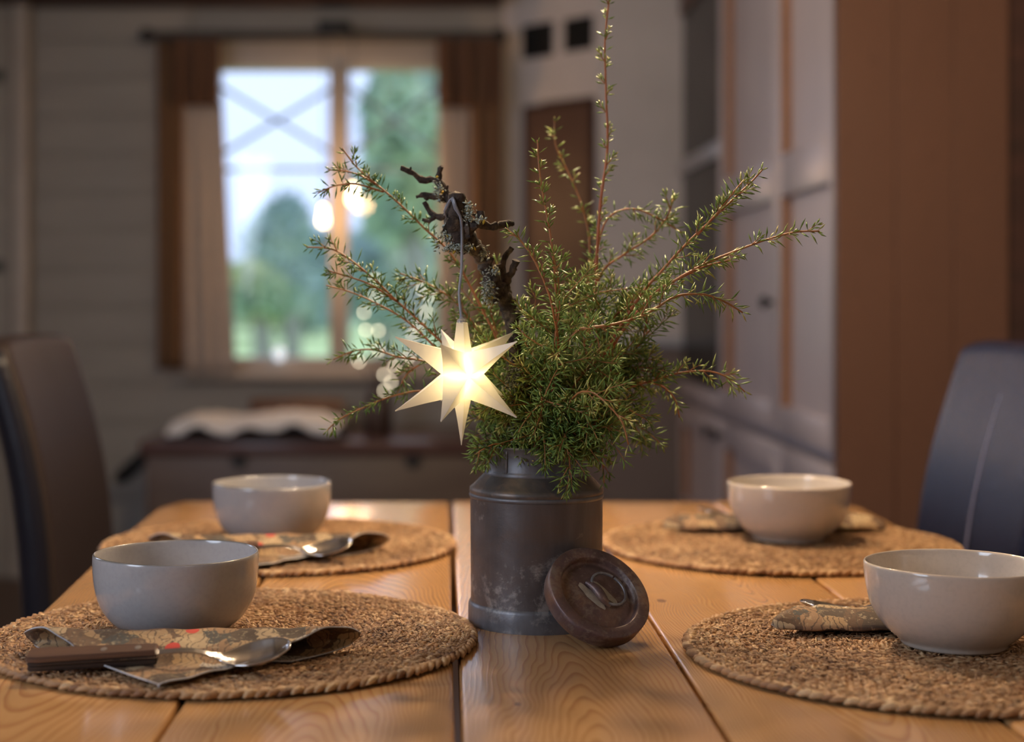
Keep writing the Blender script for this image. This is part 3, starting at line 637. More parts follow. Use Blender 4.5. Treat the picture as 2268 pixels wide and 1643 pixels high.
# ---------------------------------------------------------------- chairs
def chair(name, label, loc, rz, mat_, top, seam):
    t = thing(name, label, 'chair', loc, rz)
    # profile of the backrest front face in local x (front = +x), z
    def fx(z): k = (top - z) / .4; return -.22 + .078 * k + .018 * math.sin(max(0, min(1, k)) * math.pi)
    b = bmesh.new(); nz, ny, hw, th = 26, 14, .215, .055; zb = .40; F_, B2 = [], []
    for j in range(nz + 1):
        z = zb + (top - zb) * j / nz; w_ = hw * (1 - .05 * (j / nz)); rf, rb = [], []
        for i in range(ny + 1):
            v_ = -1 + 2 * i / ny; bow = -.006 * (1 - v_ * v_); rf.append(b.verts.new((fx(z) + bow, v_ * w_, z - .010 * (j == nz) * v_ ** 6))); rb.append(b.verts.new((fx(z) - th, v_ * w_, z - .010 * (j == nz) * v_ ** 6)))
        F_.append(rf); B2.append(rb)
    for j in range(nz):
        for i in range(ny):
            b.faces.new((F_[j][i], F_[j][i + 1], F_[j + 1][i + 1], F_[j + 1][i])); b.faces.new((B2[j][i], B2[j + 1][i], B2[j + 1][i + 1], B2[j][i + 1]))
        for i in (0, ny): b.faces.new((F_[j][i], F_[j + 1][i], B2[j + 1][i], B2[j][i]))
    for i in range(ny):
        for j in (0, nz): b.faces.new((F_[j][i], F_[j][i + 1], B2[j][i + 1], B2[j][i]))
    bmesh.ops.recalc_face_normals(b, faces=b.faces[:])
    ed = [e for e in b.edges if len(e.link_faces) == 2 and e.calc_face_angle(0) > .9]
    bmesh.ops.bevel(b, geom=ed, offset=.012, segments=4, affect='EDGES', profile=.5)
    bk = from_bm('backrest', b, mat_, t, angle=70)
    # dark side bands
    for s in (-1, 1):
        bb = bmesh.new(); rr = []
        for j in range(nz + 1):
            z = zb + .02 + (top - zb - .04) * j / nz; w_ = hw * (1 - .05 * (j / nz)) * s
            x0 = fx(z) - th + .008; x1 = fx(z) - .008
            rr.append([bb.verts.new(c) for c in ((x0, w_ - .004 * s, z), (x0, w_ + .003 * s, z), ((x0 + x1) / 2, w_ + .007 * s, z), (x1, w_ + .003 * s, z), (x1, w_ - .004 * s, z))])
        for p_, q_ in zip(rr, rr[1:]):
            for k in range(5): bb.faces.new((p_[k], p_[(k + 1) % 5], q_[(k + 1) % 5], q_[k]))
        bb.faces.new(rr[0]); bb.faces.new(rr[-1][::-1])
        sb = from_bm('side_band', bb, M['leather_edge'], bk, angle=80)
    if seam:
        for (yy, rr_) in ((0.0, .0022), (0.009, .0011)):
            pts = [Vector((fx(zb + (top - zb) * j / 40) + .0005 - .006 * (1 - yy * yy), yy, zb + (top - zb) * j / 40 * .985)) for j in range(41)]
            from_bm('seam', tube_bm(pts, rr_, 6), M['seam_thread'] if rr_ > .002 else M['leather_edge'], bk)
    box('seat', -.19, .26, -.22, .22, .40, .485, mat_, t, .022, 4)
    box('seat_frame', -.20, .25, -.21, .21, .36, .40, M['leather_edge'], t, .005)
    for (x, y) in ((-.20, -.185), (-.20, .185), (.225, -.185), (.225, .185)): box('leg', x - .02, x + .02, y - .02, y + .02, 0, .40, M['beam'], t, .004)
    return t
chair('leather_chair', 'dark brown leather chair at the left side of the table', (-.645 + .22, 2.52, 0), 0, M['leather_brown'], .985, False)
chair('leather_chair', 'blue-black leather chair with a stitched seam at the right side of the table', (.752 - .22, 2.09, 0), math.pi, M['leather_navy'], .985, True)

# ================================================================ PLACEMATS
def strands_mesh(name, items, sides=6):
    """items: arrays centre(n,3) dir(n,3) up(n,3) len width height tint -> spindle shaped strands in one mesh"""
    c, d, up, L, W, H, T = items; n = len(c)
    s = np.cross(d, up); s /= np.linalg.norm(s, axis=1)[:, None]; up = np.cross(s, d)
    prof = [(-.5, 0.0), (-.30, .78), (0.05, 1.0), (.34, .72), (.5, 0.0)]
    V = []; 
    for (t_, r_) in prof:
        ctr = c + d * (L * t_)[:, None] + up * (-(H * .35) * (abs(t_) * 2) ** 2)[:, None]
        if r_ == 0: V.append(ctr[:, None, :]); continue
        ring = [ctr + s * (W * .5 * r_ * math.cos(2 * math.pi * k / sides))[:, None] + up * (H * .5 * r_ * math.sin(2 * math.pi * k / sides))[:, None] for k in range(sides)]
        V.append(np.stack(ring, 1))
    V = np.concatenate(V, 1); nv = V.shape[1]; F_ = []
    for k in range(sides):
        j = (k + 1) % sides; F_.append((0, 1 + k, 1 + j, -1)); F_.append((nv - 1, 1 + 2 * sides + j, 1 + 2 * sides + k, -1))
        for q in range(2): a = 1 + q * sides; F_.append((a + k, a + sides + k, a + sides + j, a + j))
    tri = np.array([f[:3] for f in F_ if f[3] == -1]); quad = np.array([f for f in F_ if f[3] != -1])
    return mesh_np(name, V.reshape(-1, 3), [(tri, nv, n), (quad, nv, n)], np.repeat(T, nv))
def mesh_np(name, V, groups, tint=None, smooth=True):
    me = bpy.data.meshes.new(name); me.vertices.add(len(V)); me.vertices.foreach_set('co', np.ascontiguousarray(V, dtype=np.float32).ravel())
    loops, starts = [], []; pos = 0
    for (pat, nv, n) in groups:
        if len(pat) == 0: continue
        idx = (pat[None, :, :] + (np.arange(n) * nv)[:, None, None]).reshape(-1, pat.shape[1]); loops.append(idx.ravel())
        starts.append(pos + np.arange(len(idx)) * pat.shape[1]); pos += idx.size
    loops = np.concatenate(loops); starts = np.concatenate(starts)
    me.loops.add(len(loops)); me.loops.foreach_set('vertex_index', loops.astype(np.int32)); me.polygons.add(len(starts)); me.polygons.foreach_set('loop_start', starts.astype(np.int32))
    me.update(calc_edges=True); me.validate()
    if smooth: me.polygons.foreach_set('use_smooth', [True] * len(me.polygons))
    if tint is not None:
        at = me.attributes.new('tint', 'FLOAT', 'POINT'); at.data.foreach_set('value', np.asarray(tint, dtype=np.float32))
    return me
def mat_meshes(Rm=0.207, roww=0.0084):
    C_, D_, U_, L_, W_, H_, T_ = [], [], [], [], [], [], []
    nrow = int(Rm / roww)
    for k in range(nrow):
        r = Rm - roww * (k + .5); outer = k == 0
        pitch = .0088 if outer else .0060; cnt = max(4, int(2 * math.pi * r / pitch)); tone = random.uniform(-.1, .1)
        for side in (-1, 1):
            for i in range(cnt):
                a = 2 * math.pi * (i + (.5 if side > 0 else 0)) / cnt + random.uniform(-.15, .15) * pitch / r
                rr = r + side * roww * (.24 if not outer else .22) + random.uniform(-.0006, .0006)
                sl = side * (.50 if not outer else .42) + random.uniform(-.22, .22) * (1 if not outer else .4)
                tv = np.array((-math.sin(a), math.cos(a), 0)); rv = np.array((math.cos(a), math.sin(a), 0))
                d = tv * math.cos(sl) - rv * math.sin(sl) * 1; d[2] = random.uniform(-.16, .16) if not outer else .05 * side
                C_.append((rr * math.cos(a), rr * math.sin(a), .0043 + random.uniform(-.0008, .0009) * (0.4 if outer else 1))); D_.append(d / np.linalg.norm(d)); U_.append((0, 0, 1))
                L_.append((.0175 if outer else .0108) * random.uniform(.8, 1.2)); W_.append((.0056 if outer else .0043) * random.uniform(.8, 1.15)); H_.append((.0064 if outer else .0052) * random.uniform(.8, 1.1))
                nz = noise.noise((rr * math.cos(a) * 14, rr * math.sin(a) * 14, 0)) * .35
                T_.append(min(1, max(0, .5 + tone + nz + random.gauss(0, .22) + (.08 if outer else 0))))
    ar = [np.array(x, float) for x in (C_, D_, U_, L_, W_, H_, T_)]
    braid = strands_mesh('braid', ar)
    C_, D_, U_, L_, W_, H_, T_ = [], [], [], [], [], [], []
    for i in range(5200):
        r = Rm * .97 * math.sqrt(random.random()); a = random.uniform(0, 6.2832); b_ = a + 1.57 + random.gauss(0, .65)
        d = np.array((math.cos(b_), math.sin(b_), random.gauss(.03, .16))); C_.append((r * math.cos(a), r * math.sin(a), .0070 + random.uniform(-.0006, .0011))); D_.append(d / np.linalg.norm(d)); U_.append((0, 0, 1))
        L_.append(random.uniform(.004, .011)); W_.append(random.uniform(.0006, .0019)); H_.append(.0007); T_.append(min(1, max(0, random.gauss(.55, .28))))
    fib = strands_mesh('fibres', [np.array(x, float) for x in (C_, D_, U_, L_, W_, H_, T_)], 4)
    return braid, fib
braid_me, fib_me = mat_meshes()
braid_me.materials.append(M['straw']); fib_me.materials.append(M['straw'])
MATS = [('round braided seagrass placemat at the lower left under the grey bowl in front', -.180, 1.351, 0.3),
        ('round braided seagrass placemat at the far left of the table behind the others', -.1945, 1.862, 1.9),
        ('round braided seagrass placemat at the lower right, cut by the frame', .406, 1.298, 3.1),
        ('round braided seagrass placemat at the far right of the table beside the blue-black chair', .393, 1.860, 4.4)]
pm = thing('placemat', MATS[0][0], 'placemat', (MATS[0][1], MATS[0][2], TZ), MATS[0][3], 'braided placemats')
link('braid', braid_me, pm)['kind'] = 'stuff'; link('fibres', fib_me, pm)['kind'] = 'stuff'
lathe('mat_core', [(0, .0002), (.2035, .0002), (.204, .003), (.2035, .0048), (0, .0048)], M['straw_dark'], pm, 64)
for (lb, x, y, rz) in MATS[1:]:
    c = copy_tree(pm); c.location = (x, y, TZ); c.rotation_euler.z = rz; c['label'] = lb
MT = TZ + .0078

# ================================================================ BOWLS
grey_prof = [(0, .0), (.034, .0), (.040, .0008), (.047, .0035), (.0555, .010), (.0622, .0185), (.0668, .0285), (.0692, .040), (.0702, .052), (.0705, .0645), (.0700, .0668), (.0690, .0675), (.0680, .0668), (.0675, .064), (.0670, .052), (.0658, .040), (.0632, .029), (.058, .0195), (.050, .0118), (.038, .0075), (.02, .006), (0, .0058)]
cream_prof = [(0, .003), (.038, .003), (.039, 0), (.0425, 0), (.0435, .004), (.0465, .0062), (.0545, .0125), (.0620, .0215), (.0670, .0315), (.0700, .043), (.0716, .055), (.0722, .0645), (.0718, .0668), (.0708, .0676), (.0697, .0668), (.0692, .064), (.0685, .053), (.0668, .042), (.0635, .0315), (.058, .0225), (.050, .0155), (.038, .0105), (.02, .009), (0, .0085)]
def bowl(name, label, prof, m, x, y, grp, rz=0.0):
    n = 96; b = lathe_bm(prof, n)
    for v_ in b.verts:
        a = math.atan2(v_.co.y, v_.co.x); k = 1 + .004 * math.sin(2 * a + rz) + .002 * math.sin(3 * a + 1); v_.co.x *= k; v_.co.y *= k; v_.co.z += .0005 * (v_.co.z / .067) * math.sin(2 * a + 2 * rz)
    o = from_bm(name, b, m, angle=80); s = o.modifiers.new('smooth', 'SUBSURF'); s.levels = s.render_levels = 1
    o.location = (x, y, MT); o.rotation_euler.z = rz; return tag(o, label, 'bowl', grp)
bowl('soup_bowl', 'grey-white glazed bowl with a thin dark rim, nearer of the two on the left', grey_prof, M['grey_glaze'], -.2298, 1.352, 'glazed bowls', .4)
bowl('soup_bowl', 'grey-white glazed bowl farther back on the left, by the far left placemat', grey_prof, M['grey_glaze'], -.2048, 1.873, 'glazed bowls', 1.5)
bowl('soup_bowl', 'cream speckled bowl with a foot ring, cut by the right edge of the photo', cream_prof, M['cream_glaze'], .418, 1.297, 'glazed bowls', 2.6)
bowl('soup_bowl', 'cream bowl with a foot ring farther back on the right, near the blue-black chair', cream_prof, M['cream_glaze'], .408, 1.873, 'glazed bowls', 4.0)

# ================================================================ NAPKINS AND SPOONS
def napkin_mesh(curl=1.0, flat=0.066, ridge=.020):
    # cross-section in (depth from near corner, height): flat flap, rise to a ridge, fall, tuck under
    prof = catmull([(0, .0012, 0), (flat * .5, .0022, 0), (flat, .0042, 0), (flat + .016, .0125, 0), (flat + .029, ridge * .82, 0), (flat + .043, ridge, 0), (flat + .057, ridge * .80, 0), (flat + .066, ridge * .42, 0), (flat + .064, .0045, 0), (flat + .045, .0012, 0), (flat + .018, .0008, 0)], .0022)
    s = [0.0]
    for a, c in zip(prof, prof[1:]): s.append(s[-1] + (c - a).length)
    smax = .135; n = 44; b = bmesh.new(); uvl = b.loops.layers.uv.new('UVMap'); g = []; uvs = {}
    for p, ss in zip(prof, s):
        w_ = min(ss, smax) - max(0, ss - smax) * .9; w_ = max(w_, .0008) * .98; row = []
        for i in range(n + 1):
            u_ = -1 + 2 * i / n; x = u_ * w_ * (1.06 if u_ > 0 else 1.0)
            z = p.y; y = p.x
            e = abs(u_) ** 5; z += .0025 * e * (1 if ss < smax else 0) + .0006 * math.sin(x * 160 + ss * 90); y += .004 * math.sin(x * 26) * (ss / .15)
            v_ = b.verts.new((x, y, max(z, .0007))); uvs[v_] = (x * 4 + .5, ss * 4); row.append(v_)
        g.append(row)
    for r0, r1 in zip(g, g[1:]):
        for i in range(n):
            f = b.faces.new((r0[i], r0[i + 1], r1[i + 1], r1[i]))
            for lp in f.loops: lp[uvl].uv = uvs[lp.vert]
    return b
def make_napkin(label, loc, rz, curl_ridge=.020):
    t = thing('paper_napkin', label, 'napkin', loc, rz, 'printed paper napkins')
    o = from_bm('napkin_sheet', napkin_mesh(ridge=curl_ridge), M['napkin'], t, angle=180)
    o.data.materials.append(M['napkin_edge'])
    sd = o.modifiers.new('thickness', 'SOLIDIFY'); sd.thickness = .0011; sd.offset = 1; sd.material_offset_rim = 1
    return t
def make_spoon(label, loc, rz, pitch=0.0, roll=0.0):
    t = thing('table_spoon', label, 'spoon', loc, rz, 'spoons with wooden handles'); t.rotation_euler = (roll, -pitch, rz)
    def slab(name, z0, z1, m, x0=0.0, x1=.098):
        b = bmesh.new(); n = 12; rr = []
        for k in range(n + 1):
            x = x0 + (x1 - x0) * k / n; wv = .0092 - .0028 * (x / .1) 
            if k == 0: wv *= .86
            rr.append([b.verts.new(c) for c in ((x, -wv, z0), (x, -wv * 1.0, (z0 + z1) / 2), (x, -wv * .93, z1), (x, wv * .93, z1), (x, wv, (z0 + z1) / 2), (x, wv, z0))])
        for p_, q_ in zip(rr, rr[1:]):
            for k in range(6): b.faces.new((p_[k], p_[(k + 1) % 6], q_[(k + 1) % 6], q_[k]))
        b.faces.new(rr[0]); b.faces.new(rr[-1][::-1])
        bmesh.ops.recalc_face_normals(b, faces=b.faces[:]); es = [e for e in b.edges if len(e.link_faces) == 2 and e.calc_face_angle(0) > 1.0]; bmesh.ops.bevel(b, geom=es, offset=.0008, segments=2, affect='EDGES')
        return from_bm(name, b, m, t)
    slab('handle_scale', .0014, .0060, M['handle_wood']); slab('handle_core', -.0012, .0014, M['handle_dark']); slab('handle_scale', -.0060, -.0012, M['handle_dark'])
    slab('tang', -.0002, .0006, M['steel'], .045, .0995)
    for x in (.058, .084):
        lathe('rivet', [(0, .0055), (.0026, .0055), (.0025, .0063), (0, .0065)], M['rivet'], t, 16, loc=(x, 0, 0))
    b = bmesh.new(); g = []; st_ = [(.094, .0040, 0.0, 0), (.105, .0036, .0003, 0), (.115, .0032, .0008, 0), (.125, .0030, .0002, 0), (.134, .0030, -.0022, 0), (.141, .0036, -.0048, .0), (.146, .0060, -.0062, .0012), (.151, .0100, -.0064, .0032), (.158, .0150, -.0058, .0058), (.167, .0186, -.0044, .0076), (.177, .0196, -.0026, .0080), (.186, .0178, -.0009, .0070), (.193, .0138, .0005, .0048), (.198, .0086, .0014, .0026), (.2005, .0032, .0018, .0006)]
    from_st = []
    for (a, c) in zip(st_, st_[1:]):
        for k in range(3): from_st.append(tuple(a[q] + (c[q] - a[q]) * k / 3 for q in range(4)))
    from_st.append(st_[-1])
    for (x, w_, z, dp) in from_st:
        g.append([b.verts.new((x, w_ * u_, z - dp * (1 - abs(u_) ** 2.2))) for u_ in [-1 + 2 * i / 14 for i in range(15)]])
    for r0, r1 in zip(g, g[1:]):
        for i in range(14): b.faces.new((r0[i], r0[i + 1], r1[i + 1], r1[i]))
    o = from_bm('spoon_bowl', b, M['steel'], t, angle=180); o.modifiers.new('t', 'SOLIDIFY').thickness = .0015; sb = o.modifiers.new('s', 'SUBSURF'); sb.levels = sb.render_levels = 1
    return t
make_napkin('printed paper napkin under the spoon in front of the nearer grey bowl', (-.2076, 1.146, MT), 0)
make_spoon('steel spoon with a brown riveted wooden handle lying on the nearer left napkin', (-.3165, 1.203, MT + .0085), -.01, R(3.0), R(17))
make_napkin('printed paper napkin in front of the far left grey bowl', (-.200, 1.655, MT), .02)
make_spoon('steel spoon lying on the napkin in front of the far left grey bowl', (-.300, 1.712, MT + .0085), .02, R(3.0), R(17))
make_napkin('rolled printed paper napkin partly hidden behind the near right cream bowl', (.4135, 1.468, MT), math.pi + .02, .016)
make_spoon('steel spoon behind the near right cream bowl, its tip showing over the napkin', (.520, 1.425, MT + .0078), math.pi + .02, R(.7))
make_napkin('rolled printed paper napkin partly hidden behind the far right cream bowl', (.405, 2.05, MT), math.pi, .017)
make_spoon('spoon with a dark handle behind the far right cream bowl', (.518, 1.985, MT + .009), math.pi + .02, R(3.2))

# ================================================================ MILK CAN AND LID
mc = thing('milk_can', 'small tarnished tin milk can holding the juniper', 'milk can', (.0828, 1.4285, TZ))
lathe('can_body', [(0, .002), (.0592, .002), (.0596, .018), (.0592, .0215), (.0594, .06), (.0597, .100), (.0596, .1145), (.0598, .1185)], M['tin'], mc, 96)
lathe('foot_band', [(.0590, 0), (.0613, .0), (.0617, .002), (.0615, .0165), (.0607, .0192), (.0590, .0205)], M['tin_bright'], mc, 96)
lathe('bead_ring', [(.0594, .1125), (.0606, .1136), (.0609, .1152), (.0604, .1166), (.0596, .1172)], M['tin_bright'], mc, 96)
lathe('shoulder', [(.0598, .1165), (.0606, .1185), (.0602, .1215), (.0575, .1235), (.0475, .1335), (.0462, .1350)], M['tin_shoulder'], mc, 96)
lathe('neck', [(.0470, .1335), (.0474, .1355), (.0462, .1372), (.0455, .1385), (.0452, .150), (.0454, .1560), (.0468, .1575), (.0474, .1590), (.0466, .1602), (.0448, .1596), (.0440, .1560), (.0438, .135), (.055, .11), (.056, .01), (0, .01)], M['tin_bright'], mc, 96)
# side seam
b = bmesh.new(); tube_bm([(.0455 * math.cos(R(232)), .0455 * math.sin(R(232)), .137), (.0455 * math.cos(R(232)), .0455 * math.sin(R(232)), .157)], .0012, 6, b); from_bm('seam', b, M['tin'], mc)
# lid
nvec = Vector((.33, -.64, .69)).normalized()
lid = thing('can_lid', 'rusty round milk can lid with a wire ring leaning against the can', 'lid')
rot = nvec.to_track_quat('Z', 'Y'); lid.rotation_mode = 'QUATERNION'
lr = .0455
prof = [(0, -.0045), (.014, -.0042), (.0270, -.0046), (.0300, -.0060), (.0330, -.0062), (.0345, -.0048), (.0352, -.0006), (.0362, .0), (.0448, .0), (.0457, -.0008), (.0458, -.0045), (.0452, -.0145), (.0445, -.0156), (.041, -.0156), (.036, -.0165), (.0355, -.026), (0, -.026)]
lathe('lid_disc', prof, M['tin_rust'], lid, 96)
lid.rotation_quaternion = rot
# centre so that the lowest rim point touches the table
def low(c):
    zz = []
    for (r_, z_) in prof:
        zz.append(c.z + nvec.z * z_ - r_ * math.sqrt(1 - nvec.z ** 2))
    return min(zz)
c = P(1329, 1305, 1.336); c.z -= (low(c) - TZ - .0002); lid.location = c
# ring and strap in the lid's own frame; local frame: find in-plane direction that shows to the right in the photo
inv = rot.inverted(); ex = inv @ Vector((1, 0, 0)); ex.z = 0; ex.normalize(); ey = Vector((-ex.y, ex.x, 0))
ca, sa = math.cos(R(-42)), math.sin(R(-42)); e1 = ex * ca + ey * sa; e2 = Vector((-e1.y, e1.x, 0))     # e1: along strap
def LL(a, b_, z): return e1 * a + e2 * b_ + Vector((0, 0, z))
ringc = LL(.003, .0105, 0); pts = []
for k in range(33):
    a = 2 * math.pi * (k / 32) * .985
    pts.append(LL(.003 + .0165 * math.cos(a + 1.9), .009 + .0125 * math.sin(a + 1.9), -.0015 + .0035 * (1 + math.sin(a + 1.9)) * .5))
from_bm('wire_ring', tube_bm(pts, .0013, 8), M['tin_bright'], lid)
pts = [LL(-.0145 + .029 * k / 12, -.0005 + .0012 * math.sin(k * .5), -.0032 + .0014 * math.sin(math.pi * k / 12)) for k in range(13)]
from_bm('strap', tube_bm(pts, [.0018 + .0026 * math.sin(math.pi * k / 12) for k in range(13)], 10), M['tin_rust'], lid)
def blob(name, ca_, cb_, la, lb_, m, par):
    b = bmesh.new(); ctr = b.verts.new(LL(ca_, cb_, -.0026)); rim = []
    for k in range(36):
        a = 2 * math.pi * k / 36; rr = 1 + .22 * noise.noise((math.cos(a) * 2 + ca_ * 200, math.sin(a) * 2, cb_ * 90)) 
        rim.append(b.verts.new(LL(ca_ + la * rr * math.cos(a), cb_ + lb_ * rr * math.sin(a), -.0038)))
    for k in range(36): b.faces.new((ctr, rim[k], rim[(k + 1) % 36]))
    return from_bm(name, b, m, par, angle=80)
blob('solder_patch', -.001, -.0065, .0155, .0042, M['solder'], lid); blob('solder_patch', .002, .0065, .0135, .0036, M['solder'], lid)

# ================================================================ DEAD TWIG WITH LICHEN
lb_ = thing('lichen_branch', 'gnarled dark bare branch with pale lichen standing in the milk can', 'branch')
def knobby(pts, r0, r1, step=.0028, bm=None):
    q = catmull([P(*p) for p in pts], step); n = len(q); rad = []
    for i in range(n):
        t_ = i / max(1, n - 1); rad.append((r0 + (r1 - r0) * t_) * 1.25 * (1 + .55 * noise.noise((i * .55, r0 * 9000, pts[0][0]))) + random.uniform(-.0003, .0003))
        q[i] = q[i] + Vector((noise.noise((i * .4, 1, pts[0][0])), 0, noise.noise((i * .4, 5, pts[0][1])))) * .0020
    tube_bm(q, rad, 10, bm, jitter=.16)
    for i in range(2, n - 1, 3):
        if random.random() < .8:
            d = Vector((random.uniform(-1, 1), random.uniform(-1, .6), random.uniform(-1, 1))).normalized(); p = q[i]
            tube_bm([p, p + d * rad[i] * .9, p + d * rad[i] * random.uniform(1.3, 1.9)], [rad[i] * .75, rad[i] * .5, rad[i] * .18], 6, bm, jitter=.2)
b = bmesh.new()
for args in (([(1160, 1010, 1.425), (1150, 930, 1.42), (1143, 850, 1.41), (1137, 740, 1.405), (1122, 670, 1.40), (1094, 628, 1.395), (1070, 580, 1.39), (1046, 538, 1.385), (1024, 508, 1.38), (1012, 465, 1.375), (1015, 430, 1.37)], .0062, .0050),
             ([(1028, 515, 1.38), (1000, 520, 1.375), (996, 480, 1.375), (1000, 455, 1.375)], .0045, .0035),
             ([(1040, 530, 1.385), (1010, 470, 1.41), (990, 430, 1.43), (968, 402, 1.435), (935, 398, 1.435), (908, 380, 1.43), (886, 371, 1.43)], .0048, .0018),
             ([(976, 408, 1.435), (972, 388, 1.435), (979, 368, 1.43)], .0030, .0014),
             ([(992, 440, 1.43), (962, 436, 1.43), (942, 432, 1.43), (920, 434, 1.43)], .0030, .0014), ([(945, 434, 1.43), (948, 444, 1.43)], .002, .001),
             ([(1000, 475, 1.42), (975, 480, 1.425), (955, 472, 1.43), (940, 448, 1.43)], .0030, .0014), ([(965, 478, 1.425), (950, 490, 1.43), (935, 486, 1.43)], .002, .0011),
             ([(1020, 500, 1.38), (1045, 496, 1.37), (1062, 490, 1.365), (1064, 470, 1.365)], .0045, .0028),
             ([(1058, 494, 1.37), (1085, 502, 1.37), (1110, 498, 1.375), (1138, 494, 1.38)], .0030, .0022),
             ([(1140, 735, 1.405), (1128, 690, 1.40), (1124, 650, 1.40), (1120, 622, 1.40), (1114, 596, 1.40), (1119, 568, 1.40), (1134, 548, 1.40)], .0040, .0017),
             ([(1120, 628, 1.40), (1132, 604, 1.398), (1143, 576, 1.395)], .0032, .0026), ([(1114, 590, 1.40), (1100, 590, 1.40), (1096, 604, 1.40)], .0024, .0014),
             ([(1012, 480, 1.368), (1013, 455, 1.366), (1016, 428, 1.366)], .0062, .0052), ([(998, 488, 1.37), (1018, 506, 1.368), (1048, 502, 1.37)], .0066, .0058), ([(1012, 505, 1.37), (1020, 535, 1.372), (1034, 552, 1.376)], .0066, .0052),
             ([(1072, 585, 1.39), (1084, 580, 1.385), (1088, 570, 1.385)], .003, .0016)):
    knobby(*args, bm=b)
from_bm('bark', b, M['deadbark'], lb_, angle=60)
# lichen: crinkled lobes
def lichen(spots):
    V, T, n = [], [], 0
    for (x, y, d, rx, ry, cnt) in spots:
        for _ in range(cnt):
            px = random.gauss(x, rx * .5); py = random.gauss(y, ry * .5); c = P(px, py, d - random.uniform(0, .006)); tone = min(.95, max(0, random.gauss(.55, .25)))
            if random.random() < .02: tone = 1.0
            nd = Vector((random.gauss(0, 1), random.gauss(-.7, .6), random.gauss(0, 1))).normalized(); up = nd.cross(Vector((random.random(), random.random(), random.random()))).normalized(); sd = nd.cross(up); s_ = random.uniform(.0010, .0028)
            for q in ((-1, 0, 0), (0, -.55, .25), (1.1, .1, .5), (0, .6, .2), (.2, 0, -.25)): V.append(c + nd * q[0] * s_ + up * q[1] * s_ + sd * q[2] * s_)
            T += [tone] * 5; n += 1
    me = mesh_np('lichen', np.array([tuple(v_) for v_ in V]), [(np.array([(0, 1, 4), (1, 2, 4), (2, 3, 4), (3, 0, 4), (0, 3, 1), (1, 3, 2)]), 5, n)], T, smooth=False); return me
lm = lichen([(1000, 522, 1.372, 26, 14, 130), (1012, 550, 1.370, 32, 10, 220), (1038, 470, 1.366, 12, 24, 110), (1082, 648, 1.385, 14, 30, 210), (1090, 600, 1.39, 14, 14, 80), (1070, 560, 1.385, 10, 14, 60), (988, 505, 1.375, 10, 20, 60), (1136, 850, 1.385, 20, 45, 260), (1150, 950, 1.40, 18, 30, 120), (1062, 486, 1.36, 10, 8, 30), (970, 420, 1.425, 14, 26, 60)])
link('lichen', lm, lb_, M['lichen'])['kind'] = 'stuff'

# ================================================================ LIT STAR
SC = P(1022, 828, 1.355)
star = thing('star_light', 'glowing white plastic star with long spikes hanging from the lichen branch', 'star light', SC)
k_ = 1.355 / F
b = bmesh.new(); az = [R(-90 + 72 * i) for i in range(5)]
def sv(azm, rad, h): return Vector((math.sin(azm) * rad * k_, -math.cos(azm) * rad * k_, h * k_))
tilt = Matrix.Rotation(R(5.5), 3, 'X')     # leans towards the viewer at the top
E = [sv(a + R(36), 50, 0) for a in az]; T5 = [sv(a + R(36), 23, 50) for a in az]; B5 = [sv(a + R(36), 23, -50) for a in az]
def spike(base, tip, cut=0.93, rtip=.055):
    """base polygon -> slim rounded tip"""
    ctr = sum(base, Vector()) / len(base); rings = [base]
    for f_, s_ in ((.5, .5 * .94), (cut, (1 - cut) + .012), (.985, .055), (1.0, .02)):
        rings.append([ctr.lerp(tip, f_) + (v_ - ctr) * s_ for v_ in base])
    vs_ = [[b.verts.new(tilt @ v_) for v_ in r_] for r_ in rings]
    for p_, q_ in zip(vs_, vs_[1:]):
        for i in range(len(base)): b.faces.new((p_[i], p_[(i + 1) % len(base)], q_[(i + 1) % len(base)], q_[i]))
    b.faces.new(vs_[-1])
for i, a in enumerate(az):
    j = (i - 1) % 5; tu = sv(a, 147, 83); td = sv(a, 147, -83)
    spike([E[j], E[i], T5[i], T5[j]], tu); spike([E[i], E[j], B5[j], B5[i]], td)
spike(B5[::-1], sv(0, 0, -160))
# top spike is cut for the cable
vs_ = [[b.verts.new(tilt @ (v_ * s_ + Vector((0, 0, h * k_)))) for v_ in [Vector((t_.x, t_.y, 0)) for t_ in T5]] for (s_, h) in ((1, 50), (.62, 108), (.60, 114))]
for p_, q_ in zip(vs_, vs_[1:]):
    for i in range(5): b.faces.new((p_[i], p_[(i + 1) % 5], q_[(i + 1) % 5], q_[i]))
b.faces.new(vs_[-1])
bmesh.ops.remove_doubles(b, verts=b.verts[:], dist=1e-6)
from_bm('star_shell', b, M['star'], star, smooth=False)
lt = light('star_led', 'POINT', (0, 0, 0), 0.075, (1.0, 0.80, 0.42), .0022); lt.parent = star; lt.location = (0.001, -.004, 0.002)
top = tilt @ Vector((0, 0, 114 * k_))
from_bm('cable_plug', lathe_bm([(.0042, -.001), (.0040, .0022), (.0022, .0036), (.0016, .006), (0, .006)], 12), M['clear_cord'], star, loc=top)
cp = [P(1012, 708, 1.357), P(1017, 650, 1.358), P(1022, 600, 1.360), P(1023, 550, 1.362), P(1023, 505, 1.362), P(1019, 478, 1.36), P(1008, 462, 1.358), P(1001, 440, 1.360), P(992, 452, 1.362), P(985, 468, 1.366), P(990, 480, 1.374)]
cp = [top + SC + Vector((0, 0, .004))] + cp[1:]
from_bm('cable', tube_bm([v_ - SC for v_ in catmull(cp, .006)], .00125, 12), M['clear_cord'], star)
cp2 = [P(1019, 478, 1.36), P(1009, 455, 1.357), P(1003, 438, 1.359), P(996, 446, 1.37)]
from_bm('cable_loop', tube_bm([v_ - SC for v_ in catmull(cp2, .004)], .0011, 8), M['clear_cord'], star)

